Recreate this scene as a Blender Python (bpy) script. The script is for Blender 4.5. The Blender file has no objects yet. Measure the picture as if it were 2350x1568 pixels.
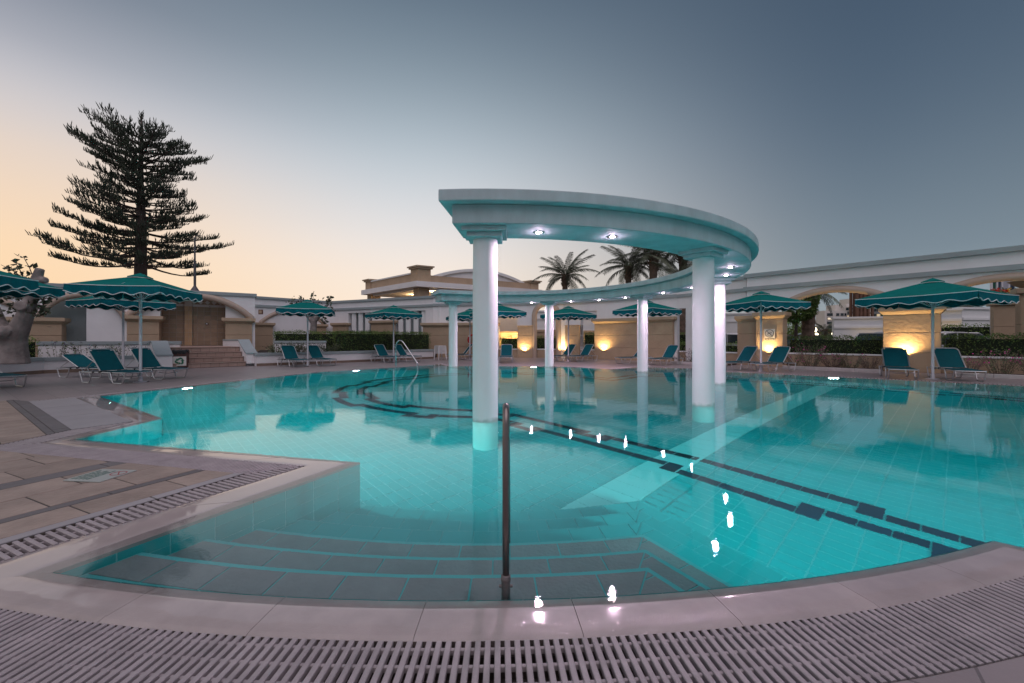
import bpy, bmesh, math, random
from mathutils import Vector, Matrix
from mathutils.geometry import tessellate_polygon
PI = math.pi
R = math.radians
random.seed(7)
SC = bpy.context.scene
COL = SC.collection

# ------------------------------------------------------------------ camera, sky, exposure
CH = 1.2                      # eye height above the water (z = 0 is the water level)
FPX, U0, YH = 950.0, 1174.5, 779.0     # focal length / centre / horizon measured on the photograph (2349 px wide)
cam = bpy.data.cameras.new('camera')
cam.sensor_width = 36.0
cam.lens = 36.0 * FPX / 2349.0
cam.shift_y = -5.0 / 2349.0
cam.clip_end = 3000
cam.clip_start = 0.05
camo = bpy.data.objects.new('camera', cam)
camo.location = (0, 0, CH)
camo.rotation_euler = (R(90), 0, 0)
COL.objects.link(camo)
SC.camera = camo

vs = SC.view_settings
vs.view_transform = 'Standard'
vs.look = 'None'
vs.exposure = 0.0
vs.gamma = 1.0
vs.use_curve_mapping = False
cy = SC.cycles
cy.use_denoising = True
cy.max_bounces = 10
cy.diffuse_bounces = 5
cy.glossy_bounces = 5
cy.transmission_bounces = 8
cy.transparent_max_bounces = 8
cy.volume_bounces = 0
cy.sample_clamp_indirect = 3.0
cy.sample_clamp_direct = 0.0
cy.caustics_refractive = True
cy.caustics_reflective = False
cy.blur_glossy = 0.6

world = bpy.data.worlds.new('World')
SC.world = world
world.use_nodes = True


def lin(c):
    out = []
    for v in c[:3]:
        v = v / 255.0
        out.append(v / 12.92 if v <= 0.04045 else ((v + 0.055) / 1.055) ** 2.4)
    return tuple(out) + (1.0,)


SUN_AZ = R(-55)               # where the sun went down, measured from +Y towards +X
SKY_A = [(0.0, (255, 212, 162)), (5.5, (254, 220, 180)), (9, (251, 219, 184)), (14.8, (228, 212, 201)),
         (18.5, (205, 202, 206)), (22, (168, 171, 182)), (27, (118, 128, 144)), (36, (92, 108, 126)), (90, (62, 78, 98))]
SKY_B = [(0.0, (255, 232, 205)), (7, (251, 235, 220)), (12.6, (231, 228, 228)), (19.5, (192, 203, 212)),
         (26, (148, 163, 175)), (32.5, (109, 126, 142)), (38, (87, 104, 122)), (50, (72, 90, 110)), (90, (62, 78, 98))]
SKY_C = [(0.0, (150, 160, 166)), (5, (138, 151, 160)), (9, (124, 139, 150)), (17.6, (99, 116, 132)),
         (25, (82, 100, 119)), (32.5, (71, 89, 109)), (42, (67, 84, 104)), (50, (65, 82, 102)), (90, (62, 78, 98))]


def build_world():
    nt = world.node_tree
    nt.nodes.clear()
    N, L = nt.nodes.new, nt.links.new
    out = N('ShaderNodeOutputWorld')
    bg = N('ShaderNodeBackground')
    tc = N('ShaderNodeTexCoord')
    nrm = N('ShaderNodeVectorMath'); nrm.operation = 'NORMALIZE'
    L(tc.outputs['Generated'], nrm.inputs[0])
    sep = N('ShaderNodeSeparateXYZ')
    L(nrm.outputs[0], sep.inputs[0])
    asn = N('ShaderNodeMath'); asn.operation = 'ARCSINE'
    L(sep.outputs['Z'], asn.inputs[0])
    el = N('ShaderNodeMath'); el.operation = 'DIVIDE'; el.use_clamp = True
    L(asn.outputs[0], el.inputs[0]); el.inputs[1].default_value = PI / 2

    def ramp(stops, stretch=1.0):
        r = N('ShaderNodeValToRGB')
        r.color_ramp.interpolation = 'B_SPLINE'
        e = r.color_ramp.elements
        while len(e) < len(stops):
            e.new(0.5)
        for k, (a, c) in enumerate(stops):
            e[k].position = min(1.0, a * stretch / 90.0)
            e[k].color = lin(c)
        L(el.outputs[0], r.inputs[0])
        return r
    ra, rb, rc = ramp(SKY_A, 1.16), ramp(SKY_B, 1.14), ramp(SKY_C, 1.0)
    # angle from the afterglow, flattened to the horizon
    flat = N('ShaderNodeCombineXYZ')
    L(sep.outputs['X'], flat.inputs[0]); L(sep.outputs['Y'], flat.inputs[1])
    fn = N('ShaderNodeVectorMath'); fn.operation = 'NORMALIZE'
    L(flat.outputs[0], fn.inputs[0])
    dot = N('ShaderNodeVectorMath'); dot.operation = 'DOT_PRODUCT'
    L(fn.outputs[0], dot.inputs[0])
    dot.inputs[1].default_value = (math.sin(SUN_AZ), math.cos(SUN_AZ), 0)
    ac = N('ShaderNodeMath'); ac.operation = 'ARCCOSINE'
    L(dot.outputs['Value'], ac.inputs[0])

    def blend(lo, hi, c1, c2):
        mr = N('ShaderNodeMapRange'); mr.interpolation_type = 'SMOOTHSTEP'
        mr.inputs['From Min'].default_value = R(lo)
        mr.inputs['From Max'].default_value = R(hi)
        L(ac.outputs[0], mr.inputs['Value'])
        mix = N('ShaderNodeMix'); mix.data_type = 'RGBA'
        L(mr.outputs[0], mix.inputs[0])
        L(c1, mix.inputs[6]); L(c2, mix.inputs[7])
        return mix.outputs[2]
    L(blend(42, 98, blend(0, 42, ra.outputs[0], rb.outputs[0]), rc.outputs[0]), bg.inputs['Color'])
    bg.inputs['Strength'].default_value = 1.0
    L(bg.outputs[0], out.inputs['Surface'])


build_world()

# added fill light: one very soft sun high behind the camera
sl = bpy.data.lights.new('sun', 'SUN')
sl.energy = 1.5
sl.angle = R(75)
sl.color = (1.0, 0.84, 0.88)
so = bpy.data.objects.new('sun', sl)
COL.objects.link(so)
so.rotation_euler = Vector((-math.sin(R(165)) * 0.50, -math.cos(R(165)) * 0.50, -0.866)).to_track_quat('-Z', 'Y').to_euler()


# ------------------------------------------------------------------ helpers
def G(u, v, z=0.0):
    """plan position of a photo pixel lying on the horizontal plane z"""
    d = FPX * (CH - z) / (v - YH)
    return ((u - U0) / FPX * d, d)


def X(u, d):
    return (u - U0) / FPX * d


def Z(v, d):
    return CH + (YH - v) * d / FPX


class MB:
    def __init__(self):
        self.v = []
        self.f = []

    def add(self, vs_, fs):
        o = len(self.v)
        self.v += [tuple(p) for p in vs_]
        self.f += [tuple(i + o for i in f) for f in fs]

    def box(self, c, s, rz=0.0, tilt=None):
        hx, hy, hz = s[0] / 2, s[1] / 2, s[2] / 2
        pts = [Vector((x, y, z)) for z in (-hz, hz) for y in (-hy, hy) for x in (-hx, hx)]
        if tilt is not None:
            pts = [tilt @ p for p in pts]
        if rz:
            m = Matrix.Rotation(rz, 3, 'Z')
            pts = [m @ p for p in pts]
        c = Vector(c)
        self.add([p + c for p in pts], [(0, 2, 3, 1), (4, 5, 7, 6), (0, 1, 5, 4), (2, 6, 7, 3), (0, 4, 6, 2), (1, 3, 7, 5)])

    def span(self, x0, x1, y0, y1, z0, z1):
        self.box(((x0 + x1) / 2, (y0 + y1) / 2, (z0 + z1) / 2), (abs(x1 - x0), abs(y1 - y0), abs(z1 - z0)))

    def prism(self, poly, z0, z1, bottom=True, top=True):
        n = len(poly)
        ar = sum(poly[i][0] * poly[(i + 1) % n][1] - poly[(i + 1) % n][0] * poly[i][1] for i in range(n))
        if ar < 0:
            poly = poly[::-1]
        vs_ = [(p[0], p[1], z0) for p in poly] + [(p[0], p[1], z1) for p in poly]
        fs = [(i, (i + 1) % n, n + (i + 1) % n, n + i) for i in range(n)]
        tr = tessellate_polygon([[Vector((p[0], p[1], 0)) for p in poly]])
        for t in tr:
            a, b, c = [poly[i] for i in t]
            if (b[0] - a[0]) * (c[1] - a[1]) - (b[1] - a[1]) * (c[0] - a[0]) < 0:
                t = (t[0], t[2], t[1])
            if top:
                fs.append(tuple(i + n for i in t))
            if bottom:
                fs.append((t[0], t[2], t[1]))
        self.add(vs_, fs)

    def wallprism(self, poly, y0, y1):
        """polygon in the (x, z) elevation, extruded in y"""
        m = MB()
        m.prism([(p[0], p[1]) for p in poly], -y1, -y0)
        self.add([(p[0], -p[2], p[1]) for p in m.v], m.f)

    def tube(self, pts, r, n=8, cap=True, flat=1.0):
        pts = [Vector(p) for p in pts]
        k = len(pts)
        rs = r if isinstance(r, (list, tuple)) else [r] * k
        rings = []
        up = None
        for i, p in enumerate(pts):
            t = (pts[min(i + 1, k - 1)] - pts[max(i - 1, 0)])
            if t.length < 1e-9:
                t = Vector((0, 0, 1))
            t.normalize()
            if up is None:
                up = Vector((0, 0, 1)) if abs(t.z) < 0.9 else Vector((1, 0, 0))
            a = t.cross(up)
            if a.length < 1e-6:
                a = t.orthogonal()
            a.normalize()
            b = a.cross(t)
            up = b
            rings.append([p + a * (math.cos(2 * PI * j / n) * rs[i]) + b * (math.sin(2 * PI * j / n) * rs[i] * flat) for j in range(n)])
        vs_ = [q for ring in rings for q in ring]
        fs = []
        for i in range(k - 1):
            for j in range(n):
                fs.append((i * n + j, i * n + (j + 1) % n, (i + 1) * n + (j + 1) % n, (i + 1) * n + j))
        if cap:
            fs.append(tuple(range(n))[::-1])
            fs.append(tuple((k - 1) * n + j for j in range(n)))
        self.add(vs_, fs)

    def lathe(self, prof, c=(0, 0, 0), n=24):
        vs_, fs = [], []
        for (r, z) in prof:
            for j in range(n):
                a = 2 * PI * j / n
                vs_.append((c[0] + r * math.cos(a), c[1] + r * math.sin(a), c[2] + z))
        for i in range(len(prof) - 1):
            for j in range(n):
                fs.append((i * n + j, i * n + (j + 1) % n, (i + 1) * n + (j + 1) % n, (i + 1) * n + j))
        fs.append(tuple(range(n))[::-1])
        fs.append(tuple((len(prof) - 1) * n + j for j in range(n)))
        self.add(vs_, fs)

    def quad(self, a, b, c, d):
        self.add([a, b, c, d], [(0, 1, 2, 3)])


def link(name, me):
    o = bpy.data.objects.new(name, me)
    COL.objects.link(o)
    return o


def mesh(name, mb, mat, smooth=False):
    me = bpy.data.meshes.new(name)
    me.from_pydata(mb.v, [], mb.f)
    if mat:
        me.materials.append(mat)
    if smooth:
        me.polygons.foreach_set('use_smooth', [True] * len(me.polygons))
    me.update()
    return me


def absloc(o):
    p = Vector((0, 0, 0))
    while o is not None:
        p += o.location
        o = o.parent
    return p


def obj(name, mb, mat, parent=None, smooth=False, world=False, bevel=0.0, auto=None):
    o = link(name, mesh(name, mb, mat, smooth))
    if auto is not None:
        o.data.polygons.foreach_set('use_smooth', [True] * len(o.data.polygons))
        o.data.set_sharp_from_angle(angle=R(auto))
    if parent is not None:
        if world:                       # vertices are given in world metres
            o.location = -absloc(parent)
        o.parent = parent
    if bevel:
        b = o.modifiers.new('soft_edge', 'BEVEL')
        b.width = bevel
        b.segments = 2
        b.limit_method = 'ANGLE'
        b.angle_limit = R(40)
    return o


def tag(o, label=None, cat=None, group=None, kind=None):
    if label: o['label'] = label
    if cat: o['category'] = cat
    if group: o['group'] = group
    if kind: o['kind'] = kind
    return o


def thing(name, label, cat, loc=(0, 0, 0), rz=0.0, group=None):
    o = link(name, None)
    o.empty_display_size = 0.2
    o.location = loc
    o.rotation_euler = (0, 0, rz)
    return tag(o, label, cat, group)


def struct(name, mb, mat, parent=None, smooth=False):
    o = obj(name, mb, mat, parent, smooth)
    if parent is None:
        o['kind'] = 'structure'
    return o


KIDS = {}


def kids(o):
    return list(o.children)


def dup(root, loc, rz, label=None, group=None):
    def cp(o, par):
        c = o.copy()
        COL.objects.link(c)
        c.parent = par
        for ch in kids(o):
            cp(ch, c)
        return c
    r = cp(root, None)
    r.location = loc
    r.rotation_euler = (0, 0, rz)
    if label: r['label'] = label
    if group: r['group'] = group
    return r


def clip_convex(poly, nx, ny, c):
    """keep the part of poly with nx*x + ny*y <= c"""
    out = []
    n = len(poly)
    for i in range(n):
        a, b = poly[i], poly[(i + 1) % n]
        da, db = nx * a[0] + ny * a[1] - c, nx * b[0] + ny * b[1] - c
        if da <= 0:
            out.append(a)
        if (da < 0 < db) or (db < 0 < da):
            t = da / (da - db)
            out.append((a[0] + (b[0] - a[0]) * t, a[1] + (b[1] - a[1]) * t))
    return out


def inside(p, poly):
    x, y = p[0], p[1]
    c = False
    n = len(poly)
    j = n - 1
    for i in range(n):
        xi, yi = poly[i][0], poly[i][1]
        xj, yj = poly[j][0], poly[j][1]
        if (yi > y) != (yj > y) and x < (xj - xi) * (y - yi) / (yj - yi) + xi:
            c = not c
        j = i
    return c


def edge_dist(p, poly):
    best = 1e9
    n = len(poly)
    for i in range(n):
        a, b = Vector(poly[i][:2]), Vector(poly[(i + 1) % n][:2])
        ab = b - a
        t = max(0, min(1, (Vector(p[:2]) - a).dot(ab) / max(ab.length_squared, 1e-9)))
        best = min(best, (a + ab * t - Vector(p[:2])).length)
    return best


# ------------------------------------------------------------------ materials
def mat(name, col, rough=0.7, var=0.0, vscale=4.0, bump=0.0, bscale=40.0, metal=0.0, spec=0.5, col2=None,
        coat=0.0, detail=6.0, island=0.0, stretch=None):
    m = bpy.data.materials.new(name)
    m.use_nodes = True
    nt = m.node_tree
    N, L = nt.nodes.new, nt.links.new
    b = nt.nodes['Principled BSDF']
    b.inputs['Roughness'].default_value = rough
    b.inputs['Metallic'].default_value = metal
    b.inputs['Specular IOR Level'].default_value = spec
    b.inputs['Coat Weight'].default_value = coat
    b.inputs['Coat Roughness'].default_value = 0.08
    b.inputs['Base Color'].default_value = tuple(col[:3]) + (1,)
    co = None
    if var or bump or col2:
        tc = N('ShaderNodeTexCoord')
        co = tc.outputs['Object']
        if stretch:
            mp = N('ShaderNodeMapping')
            mp.inputs['Scale'].default_value = stretch
            L(co, mp.inputs[0])
            co = mp.outputs[0]
    last = None
    if var or col2:
        n = N('ShaderNodeTexNoise')
        n.inputs['Scale'].default_value = vscale
        n.inputs['Detail'].default_value = detail
        n.inputs['Roughness'].default_value = 0.62
        L(co, n.inputs['Vector'])
        r = N('ShaderNodeValToRGB')
        r.color_ramp.elements[0].position = 0.3
        r.color_ramp.elements[1].position = 0.7
        c2 = col2 or tuple(min(1, c * (1 + var)) for c in col[:3])
        c1 = col if col2 else tuple(c * (1 - var) for c in col[:3])
        r.color_ramp.elements[0].color = tuple(c1[:3]) + (1,)
        r.color_ramp.elements[1].color = tuple(c2[:3]) + (1,)
        L(n.outputs['Fac'], r.inputs[0])
        last = r.outputs[0]
    if island:
        g = N('ShaderNodeNewGeometry')
        mr = N('ShaderNodeMapRange')
        mr.inputs['To Min'].default_value = 1 - island
        mr.inputs['To Max'].default_value = 1 + island
        L(g.outputs['Random Per Island'], mr.inputs['Value'])
        oi = N('ShaderNodeObjectInfo')
        mr2 = N('ShaderNodeMapRange')
        mr2.inputs['To Min'].default_value = 1 - island
        mr2.inputs['To Max'].default_value = 1 + island
        L(oi.outputs['Random'], mr2.inputs['Value'])
        mu = N('ShaderNodeMath'); mu.operation = 'MULTIPLY'
        L(mr.outputs[0], mu.inputs[0]); L(mr2.outputs[0], mu.inputs[1])
        hs = N('ShaderNodeHueSaturation')
        if last is not None:
            L(last, hs.inputs['Color'])
        else:
            hs.inputs['Color'].default_value = tuple(col[:3]) + (1,)
        L(mu.outputs[0], hs.inputs['Value'])
        last = hs.outputs[0]
    if last is not None:
        L(last, b.inputs['Base Color'])
    if bump:
        n2 = N('ShaderNodeTexNoise')
        n2.inputs['Scale'].default_value = bscale
        n2.inputs['Detail'].default_value = 5.0
        L(co, n2.inputs['Vector'])
        bp = N('ShaderNodeBump')
        bp.inputs['Strength'].default_value = bump
        bp.inputs['Distance'].default_value = 0.02
        L(n2.outputs['Fac'], bp.inputs['Height'])
        L(bp.outputs[0], b.inputs['Normal'])
    return m


def emat(name, col, strength):
    m = bpy.data.materials.new(name)
    m.use_nodes = True
    b = m.node_tree.nodes['Principled BSDF']
    b.inputs['Base Color'].default_value = (0.8, 0.8, 0.8, 1)
    b.inputs['Emission Color'].default_value = tuple(col[:3]) + (1,)
    b.inputs['Emission Strength'].default_value = strength
    return m


def leafmat(name, col, col2, trans=0.25):
    m = mat(name, col, 0.55, col2=col2, vscale=1.6, island=0.35, spec=0.35)
    b = m.node_tree.nodes['Principled BSDF']
    b.inputs['Transmission Weight'].default_value = 0.0
    return m


def watermat():
    m = bpy.data.materials.new('pool_water')
    m.use_nodes = True
    nt = m.node_tree
    nt.nodes.clear()
    N, L = nt.nodes.new, nt.links.new
    out = N('ShaderNodeOutputMaterial')
    g = N('ShaderNodeBsdfGlass')
    g.inputs['IOR'].default_value = 1.333
    g.inputs['Roughness'].default_value = 0.0
    g.inputs['Color'].default_value = (1, 1, 1, 1)
    tc = N('ShaderNodeTexCoord')
    n1 = N('ShaderNodeTexNoise')
    n1.inputs['Scale'].default_value = 1.2
    n1.inputs['Detail'].default_value = 2.0
    L(tc.outputs['Object'], n1.inputs['Vector'])
    n2 = N('ShaderNodeTexNoise')
    n2.inputs['Scale'].default_value = 42.0
    n2.inputs['Detail'].default_value = 2.0
    L(tc.outputs['Object'], n2.inputs['Vector'])
    mx = N('ShaderNodeMath'); mx.operation = 'MULTIPLY_ADD'
    L(n2.outputs['Fac'], mx.inputs[0]); mx.inputs[1].default_value = 0.055
    L(n1.outputs['Fac'], mx.inputs[2])
    bp = N('ShaderNodeBump')
    bp.inputs['Strength'].default_value = 0.30
    bp.inputs['Distance'].default_value = 0.012
    L(mx.outputs[0], bp.inputs['Height'])
    L(bp.outputs[0], g.inputs['Normal'])
    L(g.outputs[0], out.inputs['Surface'])
    va = N('ShaderNodeVolumeAbsorption')
    va.inputs['Color'].default_value = (0.05, 0.94, 0.95, 1)
    va.inputs['Density'].default_value = 0.36
    L(va.outputs[0], out.inputs['Volume'])
    return m


M = {}
M['white'] = mat('white_render', (0.80, 0.785, 0.80), 0.8, var=0.05, vscale=1.2, bump=0.12, bscale=60)
M['white2'] = mat('white_paint', (0.78, 0.78, 0.78), 0.6, var=0.03, vscale=2, bump=0.05, bscale=90)
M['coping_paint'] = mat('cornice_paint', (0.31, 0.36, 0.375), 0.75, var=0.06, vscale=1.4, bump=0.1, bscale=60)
M['tan'] = mat('tan_stucco', (0.42, 0.305, 0.21), 0.85, var=0.10, vscale=1.3, bump=0.35, bscale=22)
M['tan_rough'] = mat('tan_rough_stucco', (0.46, 0.335, 0.225), 0.85, var=0.10, vscale=2.2, bump=0.9, bscale=9)
M['tan_trim'] = mat('tan_trim', (0.44, 0.33, 0.23), 0.75, var=0.06, vscale=1.5, bump=0.12, bscale=40)
M['moulding'] = mat('arch_moulding_paint', (0.42, 0.33, 0.27), 0.65, var=0.06, vscale=1.5, bump=0.08, bscale=40)
M['deck'] = mat('deck_tile', (0.275, 0.238, 0.238), 0.62, var=0.10, vscale=0.9, bump=0.12, bscale=70)
M['coping'] = mat('coping_stone', (0.37, 0.315, 0.30), 0.27, var=0.10, vscale=2.6, bump=0.35, bscale=170, spec=0.5, island=0.05)
M['coping_wet'] = mat('wet_coping_stone', (0.36, 0.305, 0.295), 0.45, var=0.10, vscale=2.6, island=0.05, coat=1.0)
M['coping_wet'].node_tree.nodes['Principled BSDF'].inputs['Coat Roughness'].default_value = 0.03
def add_joints(m, w, h, rot, dark):
    nt = m.node_tree
    N, L = nt.nodes.new, nt.links.new
    b = nt.nodes['Principled BSDF']
    src = b.inputs['Base Color'].links[0].from_socket
    tc = N('ShaderNodeTexCoord')
    mp = N('ShaderNodeMapping'); mp.inputs['Rotation'].default_value = (0, 0, rot)
    L(tc.outputs['Object'], mp.inputs[0])
    br = N('ShaderNodeTexBrick')
    br.offset = 0.0
    br.inputs['Scale'].default_value = 1.0
    br.inputs['Brick Width'].default_value = w
    br.inputs['Row Height'].default_value = h
    br.inputs['Mortar Size'].default_value = 0.006
    br.inputs['Mortar Smooth'].default_value = 0.1
    br.inputs['Color1'].default_value = (1, 1, 1, 1)
    br.inputs['Color2'].default_value = (0.90, 0.90, 0.90, 1)
    br.inputs['Mortar'].default_value = (dark, dark, dark, 1)
    L(mp.outputs[0], br.inputs['Vector'])
    mx = N('ShaderNodeMix'); mx.data_type = 'RGBA'; mx.blend_type = 'MULTIPLY'
    mx.inputs[0].default_value = 1.0
    L(src, mx.inputs[6]); L(br.outputs['Color'], mx.inputs[7])
    L(mx.outputs[2], b.inputs['Base Color'])


add_joints(M['deck'], 0.5, 0.5, 0.62, 0.55)
M['deck'].node_tree.nodes['Principled BSDF'].inputs['Roughness'].default_value = 0.38
M['slab'] = mat('flagstone', (0.27, 0.215, 0.18), 0.5, var=0.24, vscale=3.4, bump=0.35, bscale=24, island=0.10)
M['slab_grey'] = mat('grey_stone_band', (0.125, 0.118, 0.12), 0.6, var=0.12, vscale=3.0, bump=0.25, bscale=30, island=0.08)
M['slab_pale'] = mat('pale_stone_band', (0.30, 0.29, 0.30), 0.6, var=0.08, vscale=2.0, bump=0.2, bscale=40)
M['joint'] = mat('dark_joint', (0.075, 0.068, 0.066), 0.9)
M['grate'] = mat('grate_plastic', (0.335, 0.30, 0.31), 0.42, var=0.20, vscale=6, detail=10, bump=0.25, bscale=300, island=0.04)
M['channel'] = mat('gutter', (0.10, 0.085, 0.075), 0.8, var=0.3, vscale=9)
M['pool_tile'] = mat('pool_tile', (0.025, 0.42, 0.44), 0.35, var=0.03, vscale=1.0, island=0.05)
M['pool_grout'] = mat('pool_grout', (0.25, 0.62, 0.64), 0.8)
M['step_edge'] = mat('step_edge_tile', (0.10, 0.50, 0.52), 0.4, var=0.04, vscale=3)
M['pool_strip'] = mat('pale_pool_strip', (0.42, 0.80, 0.80), 0.5, var=0.03, vscale=2)
M['navy'] = mat('navy_tile', (0.008, 0.016, 0.032), 0.35, island=0.25)
M['tread'] = mat('ribbed_tread_tile', (0.26, 0.285, 0.295), 0.6, var=0.08, vscale=5, island=0.05, bump=0.3, bscale=40, stretch=(1, 1, 1))
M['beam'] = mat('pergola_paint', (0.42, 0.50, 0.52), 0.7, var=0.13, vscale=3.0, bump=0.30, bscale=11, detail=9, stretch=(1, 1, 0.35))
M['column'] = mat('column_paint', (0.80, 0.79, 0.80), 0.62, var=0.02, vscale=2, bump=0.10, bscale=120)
def tide_line(m):
    nt = m.node_tree
    N, L = nt.nodes.new, nt.links.new
    b = nt.nodes['Principled BSDF']
    src = b.inputs['Base Color'].links[0].from_socket
    tc = N('ShaderNodeTexCoord')
    sp = N('ShaderNodeSeparateXYZ'); L(tc.outputs['Object'], sp.inputs[0])
    nz = N('ShaderNodeTexNoise'); nz.inputs['Scale'].default_value = 9.0
    L(tc.outputs['Object'], nz.inputs['Vector'])
    ad = N('ShaderNodeMath'); ad.operation = 'MULTIPLY_ADD'
    L(nz.outputs['Fac'], ad.inputs[0]); ad.inputs[1].default_value = -0.10; L(sp.outputs['Z'], ad.inputs[2])
    mr = N('ShaderNodeMapRange'); mr.inputs['From Min'].default_value = -0.035; mr.inputs['From Max'].default_value = 0.02
    mr.inputs['To Min'].default_value = 1.0; mr.inputs['To Max'].default_value = 0.0
    L(ad.outputs[0], mr.inputs['Value'])
    mx = N('ShaderNodeMix'); mx.data_type = 'RGBA'
    L(mr.outputs[0], mx.inputs[0]); L(src, mx.inputs[6]); mx.inputs[7].default_value = (0.46, 0.50, 0.48, 1)
    L(mx.outputs[2], b.inputs['Base Color'])


tide_line(M['column'])
M['steel'] = mat('stainless_steel', (0.55, 0.56, 0.58), 0.22, metal=1.0, var=0.05, vscale=6)
M['brown_steel'] = mat('weathered_handrail', (0.24, 0.20, 0.19), 0.30, metal=0.85, var=0.35, vscale=9, bump=0.06, bscale=120, stretch=(1, 1, 0.12))
M['bronze'] = mat('corroded_socket', (0.17, 0.15, 0.15), 0.5, metal=0.6, var=0.35, vscale=14, bump=0.3, bscale=90)
M['canvas'] = mat('green_canvas', (0.005, 0.155, 0.140), 0.9, spec=0.06, var=0.10, vscale=5, bump=0.12, bscale=14)
M['canvas_in'] = mat('teal_valance', (0.005, 0.110, 0.135), 0.9, spec=0.06, var=0.10, vscale=6, bump=0.10, bscale=16)
M['piping'] = mat('white_piping', (0.75, 0.76, 0.77), 0.6)
M['pole'] = mat('white_pole', (0.66, 0.64, 0.68), 0.45)
M['sling'] = mat('sling_fabric', (0.005, 0.100, 0.125), 0.7, spec=0.15, var=0.08, vscale=8, bump=0.15, bscale=220)
M['alu'] = mat('aluminium', (0.60, 0.60, 0.61), 0.32, metal=0.9)
M['black'] = mat('black_plastic', (0.012, 0.012, 0.014), 0.4)
M['bark'] = mat('bark', (0.075, 0.055, 0.048), 0.9, var=0.35, vscale=5, bump=0.8, bscale=16, stretch=(1, 1, 0.35))
M['bark_grey'] = mat('grey_bark', (0.23, 0.20, 0.19), 0.9, var=0.35, vscale=4, bump=0.8, bscale=13)
M['bark_palm'] = mat('palm_bark', (0.14, 0.10, 0.075), 0.95, var=0.35, vscale=7, bump=0.6, bscale=25)
M['pine'] = leafmat('pine_needles', (0.022, 0.036, 0.026), (0.060, 0.082, 0.045))
M['palm'] = leafmat('palm_leaf', (0.045, 0.062, 0.038), (0.085, 0.095, 0.055))
M['hedge'] = leafmat('hedge_leaf', (0.06, 0.13, 0.022), (0.20, 0.28, 0.07))
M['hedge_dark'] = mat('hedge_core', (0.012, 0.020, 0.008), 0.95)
M['herb'] = leafmat('herb_leaf', (0.075, 0.105, 0.050), (0.16, 0.19, 0.105))
M['dryherb'] = leafmat('dry_herb', (0.13, 0.09, 0.07), (0.18, 0.13, 0.11))
M['pink'] = mat('pink_petal', (0.55, 0.06, 0.28), 0.6, island=0.3)
M['purple'] = mat('purple_petal', (0.12, 0.08, 0.18), 0.7, island=0.3)
M['red'] = mat('red_petal', (0.65, 0.03, 0.02), 0.6)
M['yellow'] = mat('yellow_petal', (0.75, 0.45, 0.03), 0.6)
M['soil'] = mat('soil', (0.055, 0.042, 0.034), 0.95, var=0.3, vscale=6, bump=0.6, bscale=20)
M['lawn'] = mat('lawn', (0.075, 0.085, 0.030), 0.95, var=0.3, vscale=3, bump=0.6, bscale=60)
M['ground'] = mat('ground', (0.12, 0.105, 0.09), 0.95, var=0.25, vscale=0.3)
M['marble'] = mat('marble_kerb', (0.52, 0.49, 0.48), 0.5, var=0.12, vscale=5)
M['brownskirt'] = mat('brown_skirting', (0.21, 0.15, 0.115), 0.6, var=0.12, vscale=3, island=0.06)
M['step_tile'] = mat('terracotta_step_tile', (0.36, 0.255, 0.215), 0.6, var=0.10, vscale=5, island=0.08)
M['shower_tile'] = mat('shower_tile', (0.36, 0.245, 0.165), 0.4, var=0.08, vscale=4, island=0.14)
M['shower_tile2'] = mat('orange_shower_tile', (0.47, 0.30, 0.17), 0.4, var=0.06, vscale=4, island=0.08)
M['tile_white'] = mat('white_tile', (0.66, 0.62, 0.62), 0.35, island=0.04)
M['grout'] = mat('pale_grout', (0.55, 0.50, 0.47), 0.9)
M['plastic_white'] = mat('white_plastic', (0.72, 0.70, 0.70), 0.4)
M['bin'] = mat('brown_bin', (0.075, 0.028, 0.022), 0.5)
M['bag'] = mat('black_bag', (0.012, 0.012, 0.014), 0.3, bump=0.7, bscale=22)
M['sign_white'] = mat('sign_white', (0.75, 0.72, 0.68), 0.5)
M['sign_black'] = mat('sign_black', (0.03, 0.03, 0.035), 0.5)
M['sign_green'] = mat('sign_green', (0.02, 0.16, 0.09), 0.5)
M['sign_red'] = mat('sign_red', (0.30, 0.04, 0.05), 0.5)
M['plaque'] = mat('plaque_enamel', (0.33, 0.37, 0.35), 0.35, var=0.05)
M['plaque_green'] = mat('plaque_green', (0.035, 0.11, 0.085), 0.4)
M['redfoam'] = mat('red_lifebuoy', (0.42, 0.02, 0.02), 0.5)
M['car_silver'] = mat('silver_paint', (0.50, 0.52, 0.54), 0.25, metal=0.3, coat=0.6)
M['car_white'] = mat('white_car_paint', (0.72, 0.73, 0.74), 0.25, coat=0.6)
M['car_dark'] = mat('dark_car_paint', (0.05, 0.055, 0.065), 0.25, coat=0.7)
M['glass_dark'] = mat('dark_glass', (0.02, 0.03, 0.035), 0.08, spec=0.8)
M['tyre'] = mat('tyre_rubber', (0.02, 0.02, 0.02), 0.8)
M['hotel'] = mat('hotel_render', (0.66, 0.62, 0.58), 0.85, var=0.05)
M['hotel_rail'] = mat('balcony_rail', (0.20, 0.22, 0.24), 0.6)
M['rust'] = mat('brown_timber', (0.15, 0.075, 0.05), 0.8, var=0.2, vscale=3)
M['roof_tile'] = mat('roof_tile', (0.30, 0.09, 0.06), 0.8, var=0.2, vscale=6)
M['flag_a'] = mat('navy_flag', (0.03, 0.05, 0.09), 0.8)
M['flag_b'] = mat('green_flag', (0.02, 0.10, 0.07), 0.8)
M['flag_c'] = mat('pale_flag', (0.42, 0.42, 0.48), 0.8)
M['lampmetal'] = mat('dark_lamp_metal', (0.09, 0.085, 0.095), 0.5, metal=0.3)
M['rail'] = mat('old_wood', (0.16, 0.14, 0.13), 0.8)
M['spot'] = emat('spot_lens', (1.0, 0.86, 0.84), 60)
M['warm'] = emat('uplight_lens', (1.0, 0.62, 0.22), 30)
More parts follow.
